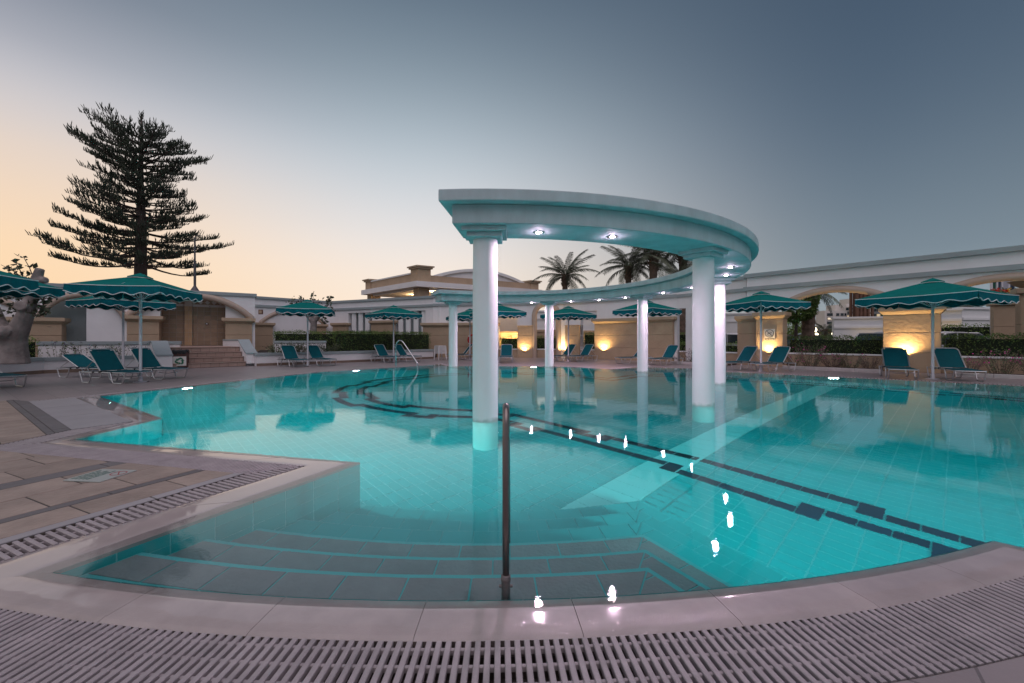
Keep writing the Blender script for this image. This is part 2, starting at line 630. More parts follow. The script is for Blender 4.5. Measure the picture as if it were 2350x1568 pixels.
M['globe'] = emat('globe_lamp', (1.0, 0.86, 0.55), 7)
M['warmbulb'] = emat('warm_bulb', (1.0, 0.62, 0.25), 40)
M['poollens'] = emat('pool_lamp_lens', (0.85, 1.0, 1.0), 14)
M['lit_window'] = emat('lit_window', (1.0, 0.75, 0.42), 0.55)
M['screen'] = emat('lit_sign_panel', (0.75, 0.95, 0.85), 1.3)
M['water'] = watermat()

# ------------------------------------------------------------------ pool outline and ring of coping and grates
ARC_C, ARC_R = (-0.323, 11.268), 9.359
A = (-2.379, 2.139)
B = (-1.485, 4.05)
D = (-5.25, 4.97)
E = (-5.32, 6.30)
F = (-8.67, 8.70)
K = (2.885, 2.457)


def arcpts(n):
    a0 = math.atan2(A[1] - ARC_C[1], A[0] - ARC_C[0])
    a1 = math.atan2(K[1] - ARC_C[1], K[0] - ARC_C[0])
    return [(ARC_C[0] + ARC_R * math.cos(a0 + (a1 - a0) * i / n), ARC_C[1] + ARC_R * math.sin(a0 + (a1 - a0) * i / n)) for i in range(n + 1)]


fg = arcpts(24)
OUT = []          # (point, chain name of the edge that STARTS here)
for p in fg[:-1]:
    OUT.append((p, 'near'))
OUT.append((fg[-1], 'side'))
OUT += [((3.75, 1.55), 'side'), ((6.4, -1.6), 'side'), ((11.0, -0.8), 'side'), ((16.9, 7.05), 'right'),
        ((13.05, 10.56), 'right'), ((10.73, 12.67), 'right'), ((7.88, 15.2), 'far'), ((7.28, 17.0), 'far'), ((5.35, 17.7), 'far'),
        ((3.99, 16.4), 'far'), ((2.1, 18.25), 'far'), ((-1.42, 18.5), 'far'), ((-2.9, 18.35), 'far'), ((-3.5, 19.8), 'farleft'),
        ((-4.86, 17.5), 'farleft'), ((-5.75, 16.64), 'farleft'), ((-6.9, 15.2), 'farleft'), ((-7.5, 13.3), 'farleft'),
        (F, 'apron'), (E, 'inner'), (D, 'tongue'), (B, 'dock')]
PTS = [p for p, c in OUT]
CHN = [c for p, c in OUT]
W1 = dict(near=0.26, side=0.26, right=0.14, far=0.16, farleft=0.2, apron=0.34, inner=0.22, tongue=0.23, dock=0.38)
W2 = dict(near=0.34, side=0.34, right=0.26, far=0.2, farleft=0.26, apron=0.62, inner=0.34, tongue=0.34, dock=0.28)


def offset(pts, ws):
    n = len(pts)
    res = []
    for i in range(n):
        p0, p1, p2 = Vector(pts[i - 1]), Vector(pts[i]), Vector(pts[(i + 1) % n])
        d1, d2 = (p1 - p0).normalized(), (p2 - p1).normalized()
        n1, n2 = Vector((d1.y, -d1.x)), Vector((d2.y, -d2.x))
        w1, w2 = ws[i - 1], ws[i]
        det = n1.x * n2.y - n1.y * n2.x
        if abs(det) < 0.02:
            res.append(tuple(p1 + (n1 + n2).normalized() * (w1 + w2) / 2))
        else:
            x = (w1 * n2.y - w2 * n1.y) / det
            y = (n1.x * w2 - n2.x * w1) / det
            res.append((p1.x + x, p1.y + y))
    return res


O1 = offset(PTS, [W1[c] for c in CHN])
O2 = offset(PTS, [W1[c] + W2[c] for c in CHN])
FILM = 0.24                   # share of the coping that lies under the overflowing film
WATER = offset(PTS, [W1[c] * FILM for c in CHN])
NP = len(PTS)


def floor_depth(x, y):
    # shallow west of the pale strip, sloping down beyond it
    s = (x - 0.33) * 0.68 + (y - 4.11) * -0.733 - 0.5
    return 1.4 + max(0.0, min(s, 7.0)) * 0.13


# ---- structure: ground with a hole, deck with a hole
def holed(outer, hole, z):
    o = [Vector((p[0], p[1], 0)) for p in outer]
    h = [Vector((p[0], p[1], 0)) for p in hole]
    tr = tessellate_polygon([o, h])
    al = o + h
    mb = MB()
    fs = []
    for t in tr:
        a, b, c = [al[i] for i in t]
        if (b.x - a.x) * (c.y - a.y) - (b.y - a.y) * (c.x - a.x) < 0:
            t = (t[0], t[2], t[1])
        fs.append(tuple(t))
    mb.add([(p.x, p.y, z) for p in al], fs)
    return mb


HOLE = offset(PTS, [W1[c] + W2[c] - 0.01 for c in CHN])
struct('ground', holed([(-900, -900), (900, -900), (900, 900), (-900, 900)], HOLE, -0.03), M['ground'])
struct('deck', holed([(-17.5, -14), (22, -14), (22, 9), (15.4, 14.2), (11.0, 19.5), (7.2, 23.9), (3.0, 27.1), (-5.2, 28.3), (-13.8, 21.5), (-17.5, 17.0)], O2, 0.0), M['deck'])


# ---- pool shell: floor, walls
def flat_poly(poly, z):
    mb = MB()
    mb.prism(poly, z - 0.2, z)
    return mb


fl = MB()
tri = tessellate_polygon([[Vector((p[0], p[1], 0)) for p in PTS]])
# a finely cut floor so that the slope reads: grid cells over the pool, walls cover the rim
GA, GB = Vector((0.68, -0.7332)), Vector((0.7332, 0.68))
ORG = Vector((0.33, 4.11))


def gp(a, b):
    q = ORG + GA * a + GB * b
    return (q.x, q.y)


step = 0.98
for i in range(-16, 17):
    for j in range(-9, 17):
        c = gp((i + .5) * step, (j + .5) * step)
        if inside(c, PTS) or edge_dist(c, PTS) < 0.8:
            q = [gp(i * step, j * step), gp((i + 1) * step, j * step), gp((i + 1) * step, (j + 1) * step), gp(i * step, (j + 1) * step)]
            fl.quad(*[(p[0], p[1], -floor_depth(*p) - 0.0) for p in q])
pool_floor = struct('pool_floor', fl, M['pool_grout'])

wl = MB()
for i in range(NP):
    a, b = PTS[i], PTS[(i + 1) % NP]
    n = Vector((b[1] - a[1], -(b[0] - a[0]))).normalized() * 0.004
    wl.quad((a[0] + n.x, a[1] + n.y, -2.6), (a[0] + n.x, a[1] + n.y, -0.012), (b[0] + n.x, b[1] + n.y, -0.012), (b[0] + n.x, b[1] + n.y, -2.6))
pool_wall = struct('pool_wall', wl, M['pool_grout'])


# wall tiles (big on the dock wall, joined rows elsewhere)
def wall_tile_mb(L_, H):
    mb = MB()
    mb.span(0.004, L_ - 0.004, -0.007, -0.0015, -H + 0.004, -0.004)
    return mb


wt = mesh('wall_tile', wall_tile_mb(0.25, 0.25), M['pool_tile'])
wstuff = MB()
for i in range(NP):
    a, b = Vector(PTS[i]), Vector(PTS[(i + 1) % NP])
    L_ = (b - a).length
    n = max(1, round(L_ / 0.25))
    ang = math.atan2(b.y - a.y, b.x - a.x)
    inn = Vector((-(b - a).y, (b - a).x)).normalized()
    if CHN[i] in ('dock', 'inner', 'tongue'):
        for k in range(n):
            for r in range(7):
                o = link('tile', wt)
                p = a + (b - a) * (k / n)
                o.location = (p.x, p.y, -0.012 - 0.25 * r)
                o.scale = (L_ / n / 0.25, 1, 1)
                o.rotation_euler = (0, 0, ang)
                o.parent = pool_wall
    else:
        for k in range(n):
            for r in range(10):
                p0 = a + (b - a) * ((k + .016) / n) + inn * 0.006
                p1 = a + (b - a) * ((k + .984) / n) + inn * 0.006
                z0, z1 = -0.016 - 0.25 * r, -0.016 - 0.25 * r - 0.242
                wstuff.quad((p0.x, p0.y, z0), (p0.x, p0.y, z1), (p1.x, p1.y, z1), (p1.x, p1.y, z0))
tag(obj('tile_field', wstuff, M['pool_tile'], pool_wall), kind='stuff')

# ---- steps under the near edge
TREAD = [0.37, 0.72, 1.07, 1.42, 1.77, 2.12]
DZ = 0.2


def arc_off(e, x):
    """y of the near coping curve shifted e metres into the pool, at x"""
    r = ARC_R - e
    return ARC_C[1] - math.sqrt(max(0.01, r * r - (x - ARC_C[0]) ** 2))


def corner_x(k):
    return 0.77 + 0.105 * k


def tread_poly(k):
    e = TREAD[k]
    cx = corner_x(k)
    cyy = arc_off(e, cx)
    pts = []
    xs = [-2.9 + (cx + 2.9) * i / 14 for i in range(15)]
    pts = [(x, arc_off(e, x)) for x in xs]
    end = (cx + 1.15, cyy - 1.15 * 1.72)
    pts += [end, (end[0] - 0.3, 0.9), (-3.2, 0.9)]
    return pts


POOLC = [p for p in PTS]
stairs = thing('pool_steps', 'underwater pool steps with ribbed grey treads below the near rim', 'pool steps', (0, 2.6, -1.4))
# the solid steps are cut to the pool by keeping them inside the walls (their rim runs into the ground behind the wall)
for k in range(5, -1, -1):
    mb = MB()
    poly = tread_poly(k)
    mb.prism(poly, -1.6, -DZ * (k + 1))
    obj('riser', mb, M['step_edge'], stairs, world=True)


def band_tiles(k, e0, e1, L_, material, name, z, par, xoff=0.0):
    """tiles along the curved part of tread k between offsets e0 and e1, plus the straight return on the right;
    both runs are mitred along the corner's bisector"""
    cx = corner_x(k)
    c0 = Vector((cx, arc_off(TREAD[k], cx)))
    bis = Vector((-0.451, -0.893))
    bn = Vector((-bis.y, bis.x))            # points to the return side
    bc = bn.dot(c0)
    dd = Vector((B[0] - A[0], B[1] - A[1])).normalized()

    def put(q):
        if len(q) >= 3:
            ar = abs(sum(q[i][0] * q[(i + 1) % len(q)][1] - q[(i + 1) % len(q)][0] * q[i][1] for i in range(len(q)))) / 2
            cen = (sum(p[0] for p in q) / len(q), sum(p[1] for p in q) / len(q))
            if ar > 0.0008 and inside(cen, PTS):
                mb = MB()
                mb.prism(q, z, z + 0.006, bottom=False)
                obj(name, mb, material, par, world=True)
    x = -2.6 + xoff
    while x < cx + 0.4:
        x2 = x + L_
        q = []
        for (xx, ee) in ((x + .005, e1), (x2 - .005, e1), (x2 - .005, e0), (x + .005, e0)):
            ax = ARC_C[0] + (xx - ARC_C[0]) * (ARC_R - ee) / (ARC_R - TREAD[k])
            q.append((ax, arc_off(ee, ax)))
        q = clip_convex(q, bn.x, bn.y, bc - 0.005)
        if len(q) >= 3:
            q = clip_convex(q, -dd.y, dd.x, -dd.y * A[0] + dd.x * A[1] - 0.012)
        put(q)
        x = x2
    d = Vector((0.503, -0.864))
    nrm = Vector((0.864, 0.503))
    s = -0.6
    w0, w1 = TREAD[k] - e1, TREAD[k] - e0
    while s < 1.7:
        s2 = s + L_
        q = []
        for (t, w) in ((s, w0), (s2 - .01, w0), (s2 - .01, w1), (s, w1)):
            p = c0 + d * t - nrm * w
            q.append((p.x, p.y))
        put(clip_convex(q, -bn.x, -bn.y, -bc - 0.005))
        s = s2


for k in range(6):
    z = -DZ * (k + 1)
    e_in = TREAD[k - 1] if k else 0.02
    e_out = TREAD[k]
    if k < 3:
        band_tiles(k, e_in + 0.05 + (0.06 if k == 0 else 0), e_out - 0.035, 0.34, M['tread'], 'tread_tile', z, stairs, 0.1 * k)
    else:
        band_tiles(k, e_in + 0.01, e_out - 0.01, 0.25, M['pool_tile'], 'tread_tile', z, stairs, 0.1 * k)

# ---- floor tiles: 0.245 x 0.123 grid turned with the lane lines
TL, TW = 0.245, 0.1225
tb = MB()
tb.span(-TL / 2 + 0.006, TL / 2 - 0.006, -TW / 2 + 0.005, TW / 2 - 0.005, -0.004, 0.001)
tile_me = mesh('floor_tile', tb, M['pool_tile'])
TANG = math.atan2(GA.y, GA.x)
cells = []
for i in range(-62, 66):
    for j in range(-60, 125):
        c = gp((i + .5) * TL, (j + .5) * TW)
        if c[1] < 2.2 or not inside(c, PTS):
            continue
        cells.append((c[0] ** 2 + c[1] ** 2, c))
cells.sort()
stp5 = tread_poly(5)
near_n = 0
tf = MB()
for d2, c in cells:
    if inside(c, stp5):
        continue
    z = -floor_depth(*c) + 0.004
    if near_n < 290 and floor_depth(*c) == 1.4:
        o = link('tile', tile_me)
        o.location = (c[0], c[1], z)
        o.rotation_euler = (0, 0, TANG)
        o.parent = pool_floor
        near_n += 1
    else:
        ca, sa = math.cos(TANG), math.sin(TANG)
        hx, hy = TL / 2 - 0.006, TW / 2 - 0.005
        q = []
        for (x, y) in ((-hx, -hy), (hx, -hy), (hx, hy), (-hx, hy)):
            px, py = c[0] + x * ca - y * sa, c[1] + x * sa + y * ca
            q.append((px, py, -floor_depth(px, py) + 0.004))
        tf.quad(*q)
tag(obj('tile_field', tf, M['pool_tile'], pool_floor), kind='stuff')

# pale strip across the floor, square to the lane lines
strip = MB()
SW = 0.485
b0 = -0.02
for k in range(52):
    q = [gp(0 + (0 if k else 0), b0 + k * TL), gp(SW, b0 + k * TL - (0.0)), gp(SW, b0 + (k + 1) * TL - .006), gp(0, b0 + (k + 1) * TL - .006)]
    if k == 0:
        q[1] = gp(SW, b0 - 0.55)
        q[0] = gp(0.0, b0)
    z = max(-floor_depth(*p) for p in q) + 0.012
    strip.prism(q, z - 0.02, z)
obj('pale_strip', strip, M['pool_strip'], pool_floor)


# navy lane lines
def navy_tile(c, ang, L_, W_):
    mb = MB()
    ca, sa = math.cos(ang), math.sin(ang)
    q = []
    for (x, y) in ((-L_ / 2, -W_ / 2), (L_ / 2, -W_ / 2), (L_ / 2, W_ / 2), (-L_ / 2, W_ / 2)):
        px, py = c.x + x * ca - y * sa, c.y + x * sa + y * ca
        q.append((px, py, -floor_depth(px, py) + 0.016))
    n = 4
    mb.add(q + [(p[0], p[1], p[2] - 0.012) for p in q], [(0, 1, 2, 3)] + [(i, i + 4, (i + 1) % 4 + 4, (i + 1) % 4) for i in range(4)])
    obj('navy_tile', mb, M['navy'], pool_floor)


def lane(path, pattern, arc_len):
    pts = [Vector(p) for p in path]
    seg = []
    for a, b in zip(pts, pts[1:]):
        seg.append((a, b, (b - a).length))
    total = sum(s[2] for s in seg)

    def at(s):
        for a, b, l in seg:
            if s <= l:
                return a + (b - a) * (s / l), (b - a).normalized()
            s -= l
        a, b, l = seg[-1]
        return b, (b - a).normalized()
    s, idx, off = 0.0, 0, 0.0
    run, gi = pattern[0], 0
    while s < total - 0.3:
        W_ = 0.175 if s < arc_len else 0.135
        p, d = at(s + (0.12 if run > 0 else 0.105))
        nrm = Vector((-d.y, d.x))
        ang = math.atan2(d.y, d.x)
        if run > 0:
            c = p + nrm * off
            if inside(c, PTS) and edge_dist(c, PTS) > 0.1:
                navy_tile(c, ang, 0.234, W_)
            run -= 1
            s += 0.245
        else:
            jog = W_
            off2 = off + (jog if gi % 2 == 0 else -jog)
            c = p + nrm * (off + off2) / 2
            if inside(c, PTS) and edge_dist(c, PTS) > 0.15:
                navy_tile(c, ang, 0.20, W_ * 2 + 0.01)
            off = off2
            gi += 1
            run = pattern[gi % len(pattern)]
            s += 0.225


CC = Vector((-0.39, 12.1))


def circ(r, a0, a1, n=30):
    return [(CC.x + r * math.cos(R(a0 + (a1 - a0) * i / n)), CC.y + r * math.sin(R(a0 + (a1 - a0) * i / n))) for i in range(n + 1)]


AL, AI = 4.40 * R(150), 3.80 * R(150)
lane(circ(4.40, 118, 268) + [(-0.19, 7.45), (0.78, 6.42), (3.75, 3.20)], [5, 3, 5, 3, 5, 3, 4, 6, 1, 6, 1, 9], AL)
lane(circ(3.80, 118, 268) + [(-0.1, 8.05), (0.86, 7.04), (4.3, 3.28), (6.5, 0.9)], [4, 3, 4, 3, 5, 3, 5, 7, 1, 6, 1, 12], AI)
lane(circ(4.40, 118, 78) + [(2.2, 15.6), (3.3, 14.3), (5.0, 15.6), (6.6, 15.2), (7.4, 14.2), (16, 5.6)], [6, 3, 6, 3, 9, 3, 8, 3], AL * .27)
lane(circ(3.80, 118, 78) + [(2.0, 15.0), (3.3, 13.6), (5.0, 15.0), (6.4, 14.6), (7.0, 13.8), (15.6, 5.2)], [6, 3, 6, 3, 9, 3, 8, 3], AI * .27)

# ---- water
wm = MB()
wm.prism(WATER, -2.8, 0.0)
water = struct('water', wm, M['water'])


# the near coping is wet: mirror-smooth where the film lies, beaded and glittering towards the grate
def near_coping():
    m = mat('near_coping_stone', (0.37, 0.315, 0.305), 0.45, var=0.17, vscale=3.5, detail=10, island=0.05, coat=0.9)
    nt = m.node_tree
    N, L = nt.nodes.new, nt.links.new
    b = nt.nodes['Principled BSDF']
    tc = N('ShaderNodeTexCoord')
    sub = N('ShaderNodeVectorMath'); sub.operation = 'SUBTRACT'
    L(tc.outputs['Object'], sub.inputs[0]); sub.inputs[1].default_value = (ARC_C[0], ARC_C[1], 0)
    ml = N('ShaderNodeVectorMath'); ml.operation = 'MULTIPLY'
    L(sub.outputs[0], ml.inputs[0]); ml.inputs[1].default_value = (1, 1, 0)
    ln = N('ShaderNodeVectorMath'); ln.operation = 'LENGTH'
    L(ml.outputs[0], ln.inputs[0])
    nz = N('ShaderNodeTexNoise'); nz.inputs['Scale'].default_value = 4.0
    L(tc.outputs['Object'], nz.inputs['Vector'])
    ad = N('ShaderNodeMath'); ad.operation = 'MULTIPLY_ADD'
    L(nz.outputs['Fac'], ad.inputs[0]); ad.inputs[1].default_value = 0.16; L(ln.outputs['Value'], ad.inputs[2])
    mr = N('ShaderNodeMapRange')
    mr.inputs['From Min'].default_value = ARC_R + 0.245
    mr.inputs['From Max'].default_value = ARC_R + 0.27
    L(ad.outputs[0], mr.inputs['Value'])
    rr = N('ShaderNodeMapRange'); rr.inputs['To Min'].default_value = 0.06; rr.inputs['To Max'].default_value = 0.10
    L(mr.outputs[0], rr.inputs['Value']); L(rr.outputs[0], b.inputs['Coat Roughness'])
    fine = N('ShaderNodeTexNoise'); fine.inputs['Scale'].default_value = 230.0; fine.inputs['Detail'].default_value = 2.0
    L(tc.outputs['Object'], fine.inputs['Vector'])
    bp = N('ShaderNodeBump'); bp.inputs['Distance'].default_value = 0.006
    L(mr.outputs[0], bp.inputs['Strength']); L(fine.outputs['Fac'], bp.inputs['Height'])
    L(bp.outputs[0], b.inputs['Coat Normal'])
    return m


M['coping_near'] = near_coping()


# ---- coping stones
def coping_stone(q, parent, seed):
    """q = inner a, inner b, outer b, outer a; subdivided, dished so the water film ends raggedly"""
    rnd = random.Random(seed)
    nu, nv = 8, 8
    mb = MB()
    a, b, c, d = [Vector(p) for p in q]
    ph = [rnd.random() * 6 for _ in range(4)]
    idx = {}
    vs_, fs = [], []
    for i in range(nu + 1):
        for j in range(nv + 1):
            u, v = i / nu, j / nv
            p = (a * (1 - u) + b * u) * (1 - v) + (d * (1 - u) + c * u) * v
            z = -0.011 + (0.0113 * min(1.0, v / FILM) + 0.002 * max(0, v - FILM)) + 0.0004 * math.sin(p.x * 3.1 + p.y * 2.3) * math.sin(p.x * 1.3 - p.y * 2.9) 
            if v == 0:
                z -= 0.002
            z -= 0.004 * (1 if j == nv else 0)
            vs_.append((p.x, p.y, z))
    for i in range(nu):
        for j in range(nv):
            k = i * (nv + 1) + j
            fs.append((k, k + 1, k + nv + 2, k + nv + 1))
    o0 = len(vs_)
    rim = [i * (nv + 1) for i in range(nu + 1)] + [nu * (nv + 1) + j for j in range(1, nv + 1)] + [i * (nv + 1) + nv for i in range(nu - 1, -1, -1)] + [j for j in range(nv - 1, 0, -1)]
    for r in rim:
        p = vs_[r]
        vs_.append((p[0], p[1], -0.07))
    for k in range(len(rim)):
        k2 = (k + 1) % len(rim)
        fs.append((rim[k], o0 + k, o0 + k2, rim[k2]))
    mb.add(vs_, fs)
    ar = (b - a).cross(d - a)
    if ar > 0:
        mb.f = [f[::-1] for f in mb.f]
    o = obj('stone', mb, M['coping_wet'], parent, world=True, auto=35)
    return o


def shrink(a, b, g):
    d = (Vector(b) - Vector(a))
    l = d.length
    d = d / l
    return Vector(a) + d * g, Vector(b) - d * g


chains = {}
for i in range(NP):
    chains.setdefault(CHN[i], []).append(i)
CLABEL = dict(near='pale stone coping curving along the near pool rim in front of the camera',
              side='pale stone coping turning away at the lower right pool corner',
              right='narrow pale coping along the pool rim below the arcade',
              far='narrow coping zigzagging along the far pool rim behind the columns',
              farleft='pale coping of the far left pool rim below the loungers',
              apron='broad grey coping of the pointed apron on the left pool rim',
              inner='short stone coping in the notch of the left pool rim',
              tongue='wet stone coping on the far edge of the paved tongue',
              dock='pale stone coping on the near edge of the paved tongue')
COPE = {}
for ch, idxs in chains.items():
    cx = sum(PTS[i][0] for i in idxs) / len(idxs)
    cyy = sum(PTS[i][1] for i in idxs) / len(idxs)
    t = thing('pool_coping', CLABEL[ch], 'pool coping', (cx, cyy, -0.07))
    COPE[ch] = t
    # polyline of inner and outer points
    inn = [PTS[i] for i in idxs] + [PTS[(idxs[-1] + 1) % NP]]
    outp = [O1[i] for i in idxs] + [O1[(idxs[-1] + 1) % NP]]
    if ch == 'near':
        groups = [(k, min(k + 3, len(inn) - 1)) for k in range(0, len(inn) - 1, 3)]
        for gi, (k0, k1) in enumerate(groups):
            # curved stone built from its own chord pieces
            a, b = Vector(inn[k0]), Vector(inn[k1])
            c, d = Vector(outp[k1]), Vector(outp[k0])
            rnd = random.Random(gi)
            nu, nv = 9, 10
            vs_, fs = [], []
            for i in range(nu + 1):
                u = i / nu * (k1 - k0)
                kk = min(int(u), k1 - k0 - 1)
                fr = u - kk
                pi_ = Vector(inn[k0 + kk]) * (1 - fr) + Vector(inn[k0 + kk + 1]) * fr
                po_ = Vector(outp[k0 + kk]) * (1 - fr) + Vector(outp[k0 + kk + 1]) * fr
                # 2 mm joint between stones
                if i in (0, nu):
                    tdir = (Vector(inn[k1]) - Vector(inn[k0])).normalized() * (0.0012 if i == 0 else -0.0012)
                    pi_ = pi_ + tdir
                    po_ = po_ + tdir
                for j in range(nv + 1):
                    v = j / nv
                    p = pi_ * (1 - v) + po_ * v
                    z = -0.011 + 0.0113 * min(1.0, v / FILM) + 0.002 * max(0, v - FILM) + 0.0004 * math.sin(p.x * 2.1 + 0.6) * math.sin(p.x * 0.9 + p.y * 5)
                    if j == 0: z -= 0.003
                    if j == nv: z -= 0.006
                    vs_.append((p.x, p.y, z))
            for i in range(nu):
                for j in range(nv):
                    q = i * (nv + 1) + j
                    fs.append((q, q + 1, q + nv + 2, q + nv + 1))
            o0 = len(vs_)
            rim = [i * (nv + 1) for i in range(nu + 1)] + [nu * (nv + 1) + j for j in range(1, nv + 1)] + [i * (nv + 1) + nv for i in range(nu - 1, -1, -1)] + [j for j in range(nv - 1, 0, -1)]
            for r_ in rim:
                p = vs_[r_]
                vs_.append((p[0], p[1], -0.07))
            for q in range(len(rim)):
                q2 = (q + 1) % len(rim)
                fs.append((rim[q], o0 + q, o0 + q2, rim[q2]))
            mb = MB()
            mb.add(vs_, [f[::-1] for f in fs])
            obj('stone', mb, M['coping_near'], t, world=True, auto=35)
    else:
        for k in range(len(inn) - 1):
            a, b, c, d = Vector(inn[k]), Vector(inn[k + 1]), Vector(outp[k + 1]), Vector(outp[k])
            n = max(1, round((b - a).length / 0.85))
            for s in range(n):
                t0, t1 = s / n + (0.0016 if s else 0), (s + 1) / n - (0.0016 if s < n - 1 else 0)
                coping_stone((a + (b - a) * t0, a + (b - a) * t1, d + (c - d) * t1, d + (c - d) * t0), t, s)

# ---- overflow grates
GLABEL = dict(near='curved overflow grate of pale slats along the bottom of the view',
              side='overflow grate beyond the lower right pool corner',
              right='overflow grate of white slats along the pool rim below the arcade',
              far='thin overflow grate on the far pool rim behind the columns',
              farleft='thin overflow grate on the far left pool rim below the loungers',
              inner='overflow grate in the notch of the left pool rim',
              tongue='long overflow grate with fine slats on the far edge of the paved tongue',
              dock='overflow grate with wide open slats on the near edge of the paved tongue')
chn = MB()
for i in range(NP):
    if CHN[i] == 'apron':
        continue
    j = (i + 1) % NP
    a, b, c, d = O1[i], O1[j], O2[j], O2[i]
    chn.quad((a[0], a[1], -0.16), (d[0], d[1], -0.16), (c[0], c[1], -0.16), (b[0], b[1], -0.16))
    chn.quad((d[0], d[1], -0.16), (d[0], d[1], 0.001), (c[0], c[1], 0.001), (c[0], c[1], -0.16))
    chn.quad((b[0], b[1], -0.16), (b[0], b[1], -0.004), (a[0], a[1], -0.004), (a[0], a[1], -0.16))
struct('gutter', chn, M['channel'])


def slat_box(p, q, w, h, z):
    mb = MB()
    p, q = Vector(p), Vector(q)
    d = q - p
    c = (p + q) / 2
    L_ = d.length
    # slightly rounded top: chamfered section
    n = Vector((-d.y, d.x)).normalized()
    dd = d.normalized()
    ws = (w / 2, w / 2, w / 2 - 0.003, w / 2 - 0.003)
    prof = [(-w / 2, -h), (w / 2, -h), (w / 2, -0.003), (w / 2 - 0.003, 0), (-w / 2 + 0.003, 0), (-w / 2, -0.003)]
    vs_ = []
    for end in (p, q):
        for (x, zz) in prof:
            vs_.append((end.x + n.x * x, end.y + n.y * x, z + zz))
    m = len(prof)
    fs = [(i, (i + 1) % m, m + (i + 1) % m, m + i) for i in range(m)]
    fs = [f[::-1] for f in fs] + [tuple(range(m)), tuple(range(2 * m - 1, m - 1, -1))]
    mb.add(vs_, [f[::-1] for f in fs])
    return mb


def quad_line(quad, o, d):
    """interval of the line o + d*t inside a convex quad"""
    lo, hi = -1e9, 1e9
    n = len(quad)
    cx = sum(p[0] for p in quad) / n
    cyy = sum(p[1] for p in quad) / n
    for i in range(n):
        a, b = Vector(quad[i]), Vector(quad[(i + 1) % n])
        e = b - a
        nn = Vector((-e.y, e.x))
        if nn.dot(Vector((cx, cyy)) - a) < 0:
            nn = -nn
        num = nn.dot(a - o)
        den = nn.dot(d)
        if abs(den) < 1e-9:
            if num > 0:
                return None
            continue
        t = num / den
        if den > 0:
            lo = max(lo, t)
        else:
            hi = min(hi, t)
    return (lo, hi) if hi - lo > 0.02 else None


PITCH = dict(near=0.0385, side=0.0385, right=0.08, far=0.08, farleft=0.06, inner=0.05, tongue=0.040, dock=0.0455)
for ch, lab in GLABEL.items():
    idxs = chains[ch]
    cx = sum(O2[i][0] for i in idxs) / len(idxs)
    cyy = sum(O2[i][1] for i in idxs) / len(idxs)
    t = thing('drain_grate', lab, 'drain grate', (cx, cyy, -0.1))
    pitch = PITCH[ch]
    w = pitch * (0.60 if ch != 'dock' else 0.53)
    stuff = MB()
    single = ch in ('near', 'dock', 'tongue', 'inner')
    cnt = 0
    sl = []
    if ch == 'near':
        outer = [Vector(O1[i]) for i in idxs] + [Vector(O1[(idxs[-1] + 1) % NP])]
        rad = (Vector(outer[3]) - Vector(ARC_C)).length
        a0 = math.atan2(outer[0].y - ARC_C[1], outer[0].x - ARC_C[0])
        a1 = math.atan2(outer[-1].y - ARC_C[1], outer[-1].x - ARC_C[0])
        n = int((a1 - a0) * rad / pitch)
        for k in range(n):
            aa = a0 + (a1 - a0) * (k + .5) / n
            dv = Vector((math.cos(aa), math.sin(aa)))
            sl.append((Vector(ARC_C) + dv * (rad + 0.004), Vector(ARC_C) + dv * (rad + W2[ch] - 0.006)))
        for rr in (0.035, 0.12, 0.205, 0.29):
            mb = MB()
            prev = None
            for k in range(61):
                aa = a0 + (a1 - a0) * k / 60
                dv = Vector((math.cos(aa), math.sin(aa)))
                p = Vector(ARC_C) + dv * (rad + rr)
                if prev is not None:
                    mm = slat_box(prev, p, 0.014, 0.022, -0.006)
                    mb.add(mm.v, mm.f)
                prev = p
            obj('rib', mb, M['grate'], t, world=True)
    else:
        for i in idxs:
            j = (i + 1) % NP
            quad = [O1[i], O1[j], O2[j], O2[i]]
            e = (Vector(O2[j]) - Vector(O2[i])).normalized()
            nrm = Vector((e.y, -e.x))
            lo = min(e.dot(Vector(p)) for p in quad)
            hi = max(e.dot(Vector(p)) for p in quad)
            base = nrm.dot(Vector(quad[0]))
            n = int((hi - lo) / pitch)
            for k in range(n):
                s = lo + (k + .5) * pitch
                o_ = e * s + nrm * base
                r_ = quad_line(quad, o_, nrm)
                if r_:
                    sl.append((o_ + nrm * (r_[0] + 0.005), o_ + nrm * (r_[1] - 0.005)))
            rb = MB()
            for fr in ((0.12, 0.5, 0.88) if ch == 'dock' else (0.12, 0.37, 0.63, 0.88)):
                p = Vector(O1[i]) * (1 - fr) + Vector(O2[i]) * fr
                q = Vector(O1[j]) * (1 - fr) + Vector(O2[j]) * fr
                mm = slat_box(p, q, 0.014, 0.022, -0.008)
                rb.add(mm.v, mm.f)
            obj('rib', rb, M['grate'], t, world=True)
    sl.sort(key=lambda s: (s[0] + s[1]).length)
    for (p, q) in sl:
        mm = slat_box(p, q, w, 0.026, 0.002)
        if single and cnt < 290:
            obj('slat', mm, M['grate'], t, world=True)
            cnt += 1
        else:
            stuff.add(mm.v, mm.f)
    if stuff.v:
        tag(obj('slat_field', stuff, M['grate'], t, world=True), kind='stuff')

# the apron edge: a pale slab band instead of a grate
i = CHN.index('apron')
ap = thing('stone_apron', 'broad pale grey stone slabs on the pointed left pool apron', 'paving slab', (O2[i][0], O2[i][1], -0.05))
a, b, c, d = [Vector(p) for p in (O1[i], O1[i + 1], O2[i + 1], O2[i])]
for s in range(3):
    t0, t1 = s / 3 + .002, (s + 1) / 3 - .002
    mb = MB()
    mb.prism([tuple(a + (b - a) * t0), tuple(a + (b - a) * t1), tuple(d + (c - d) * t1), tuple(d + (c - d) * t0)], -0.05, 0.005)
    obj('slab', mb, M['slab_pale'], ap, world=True)


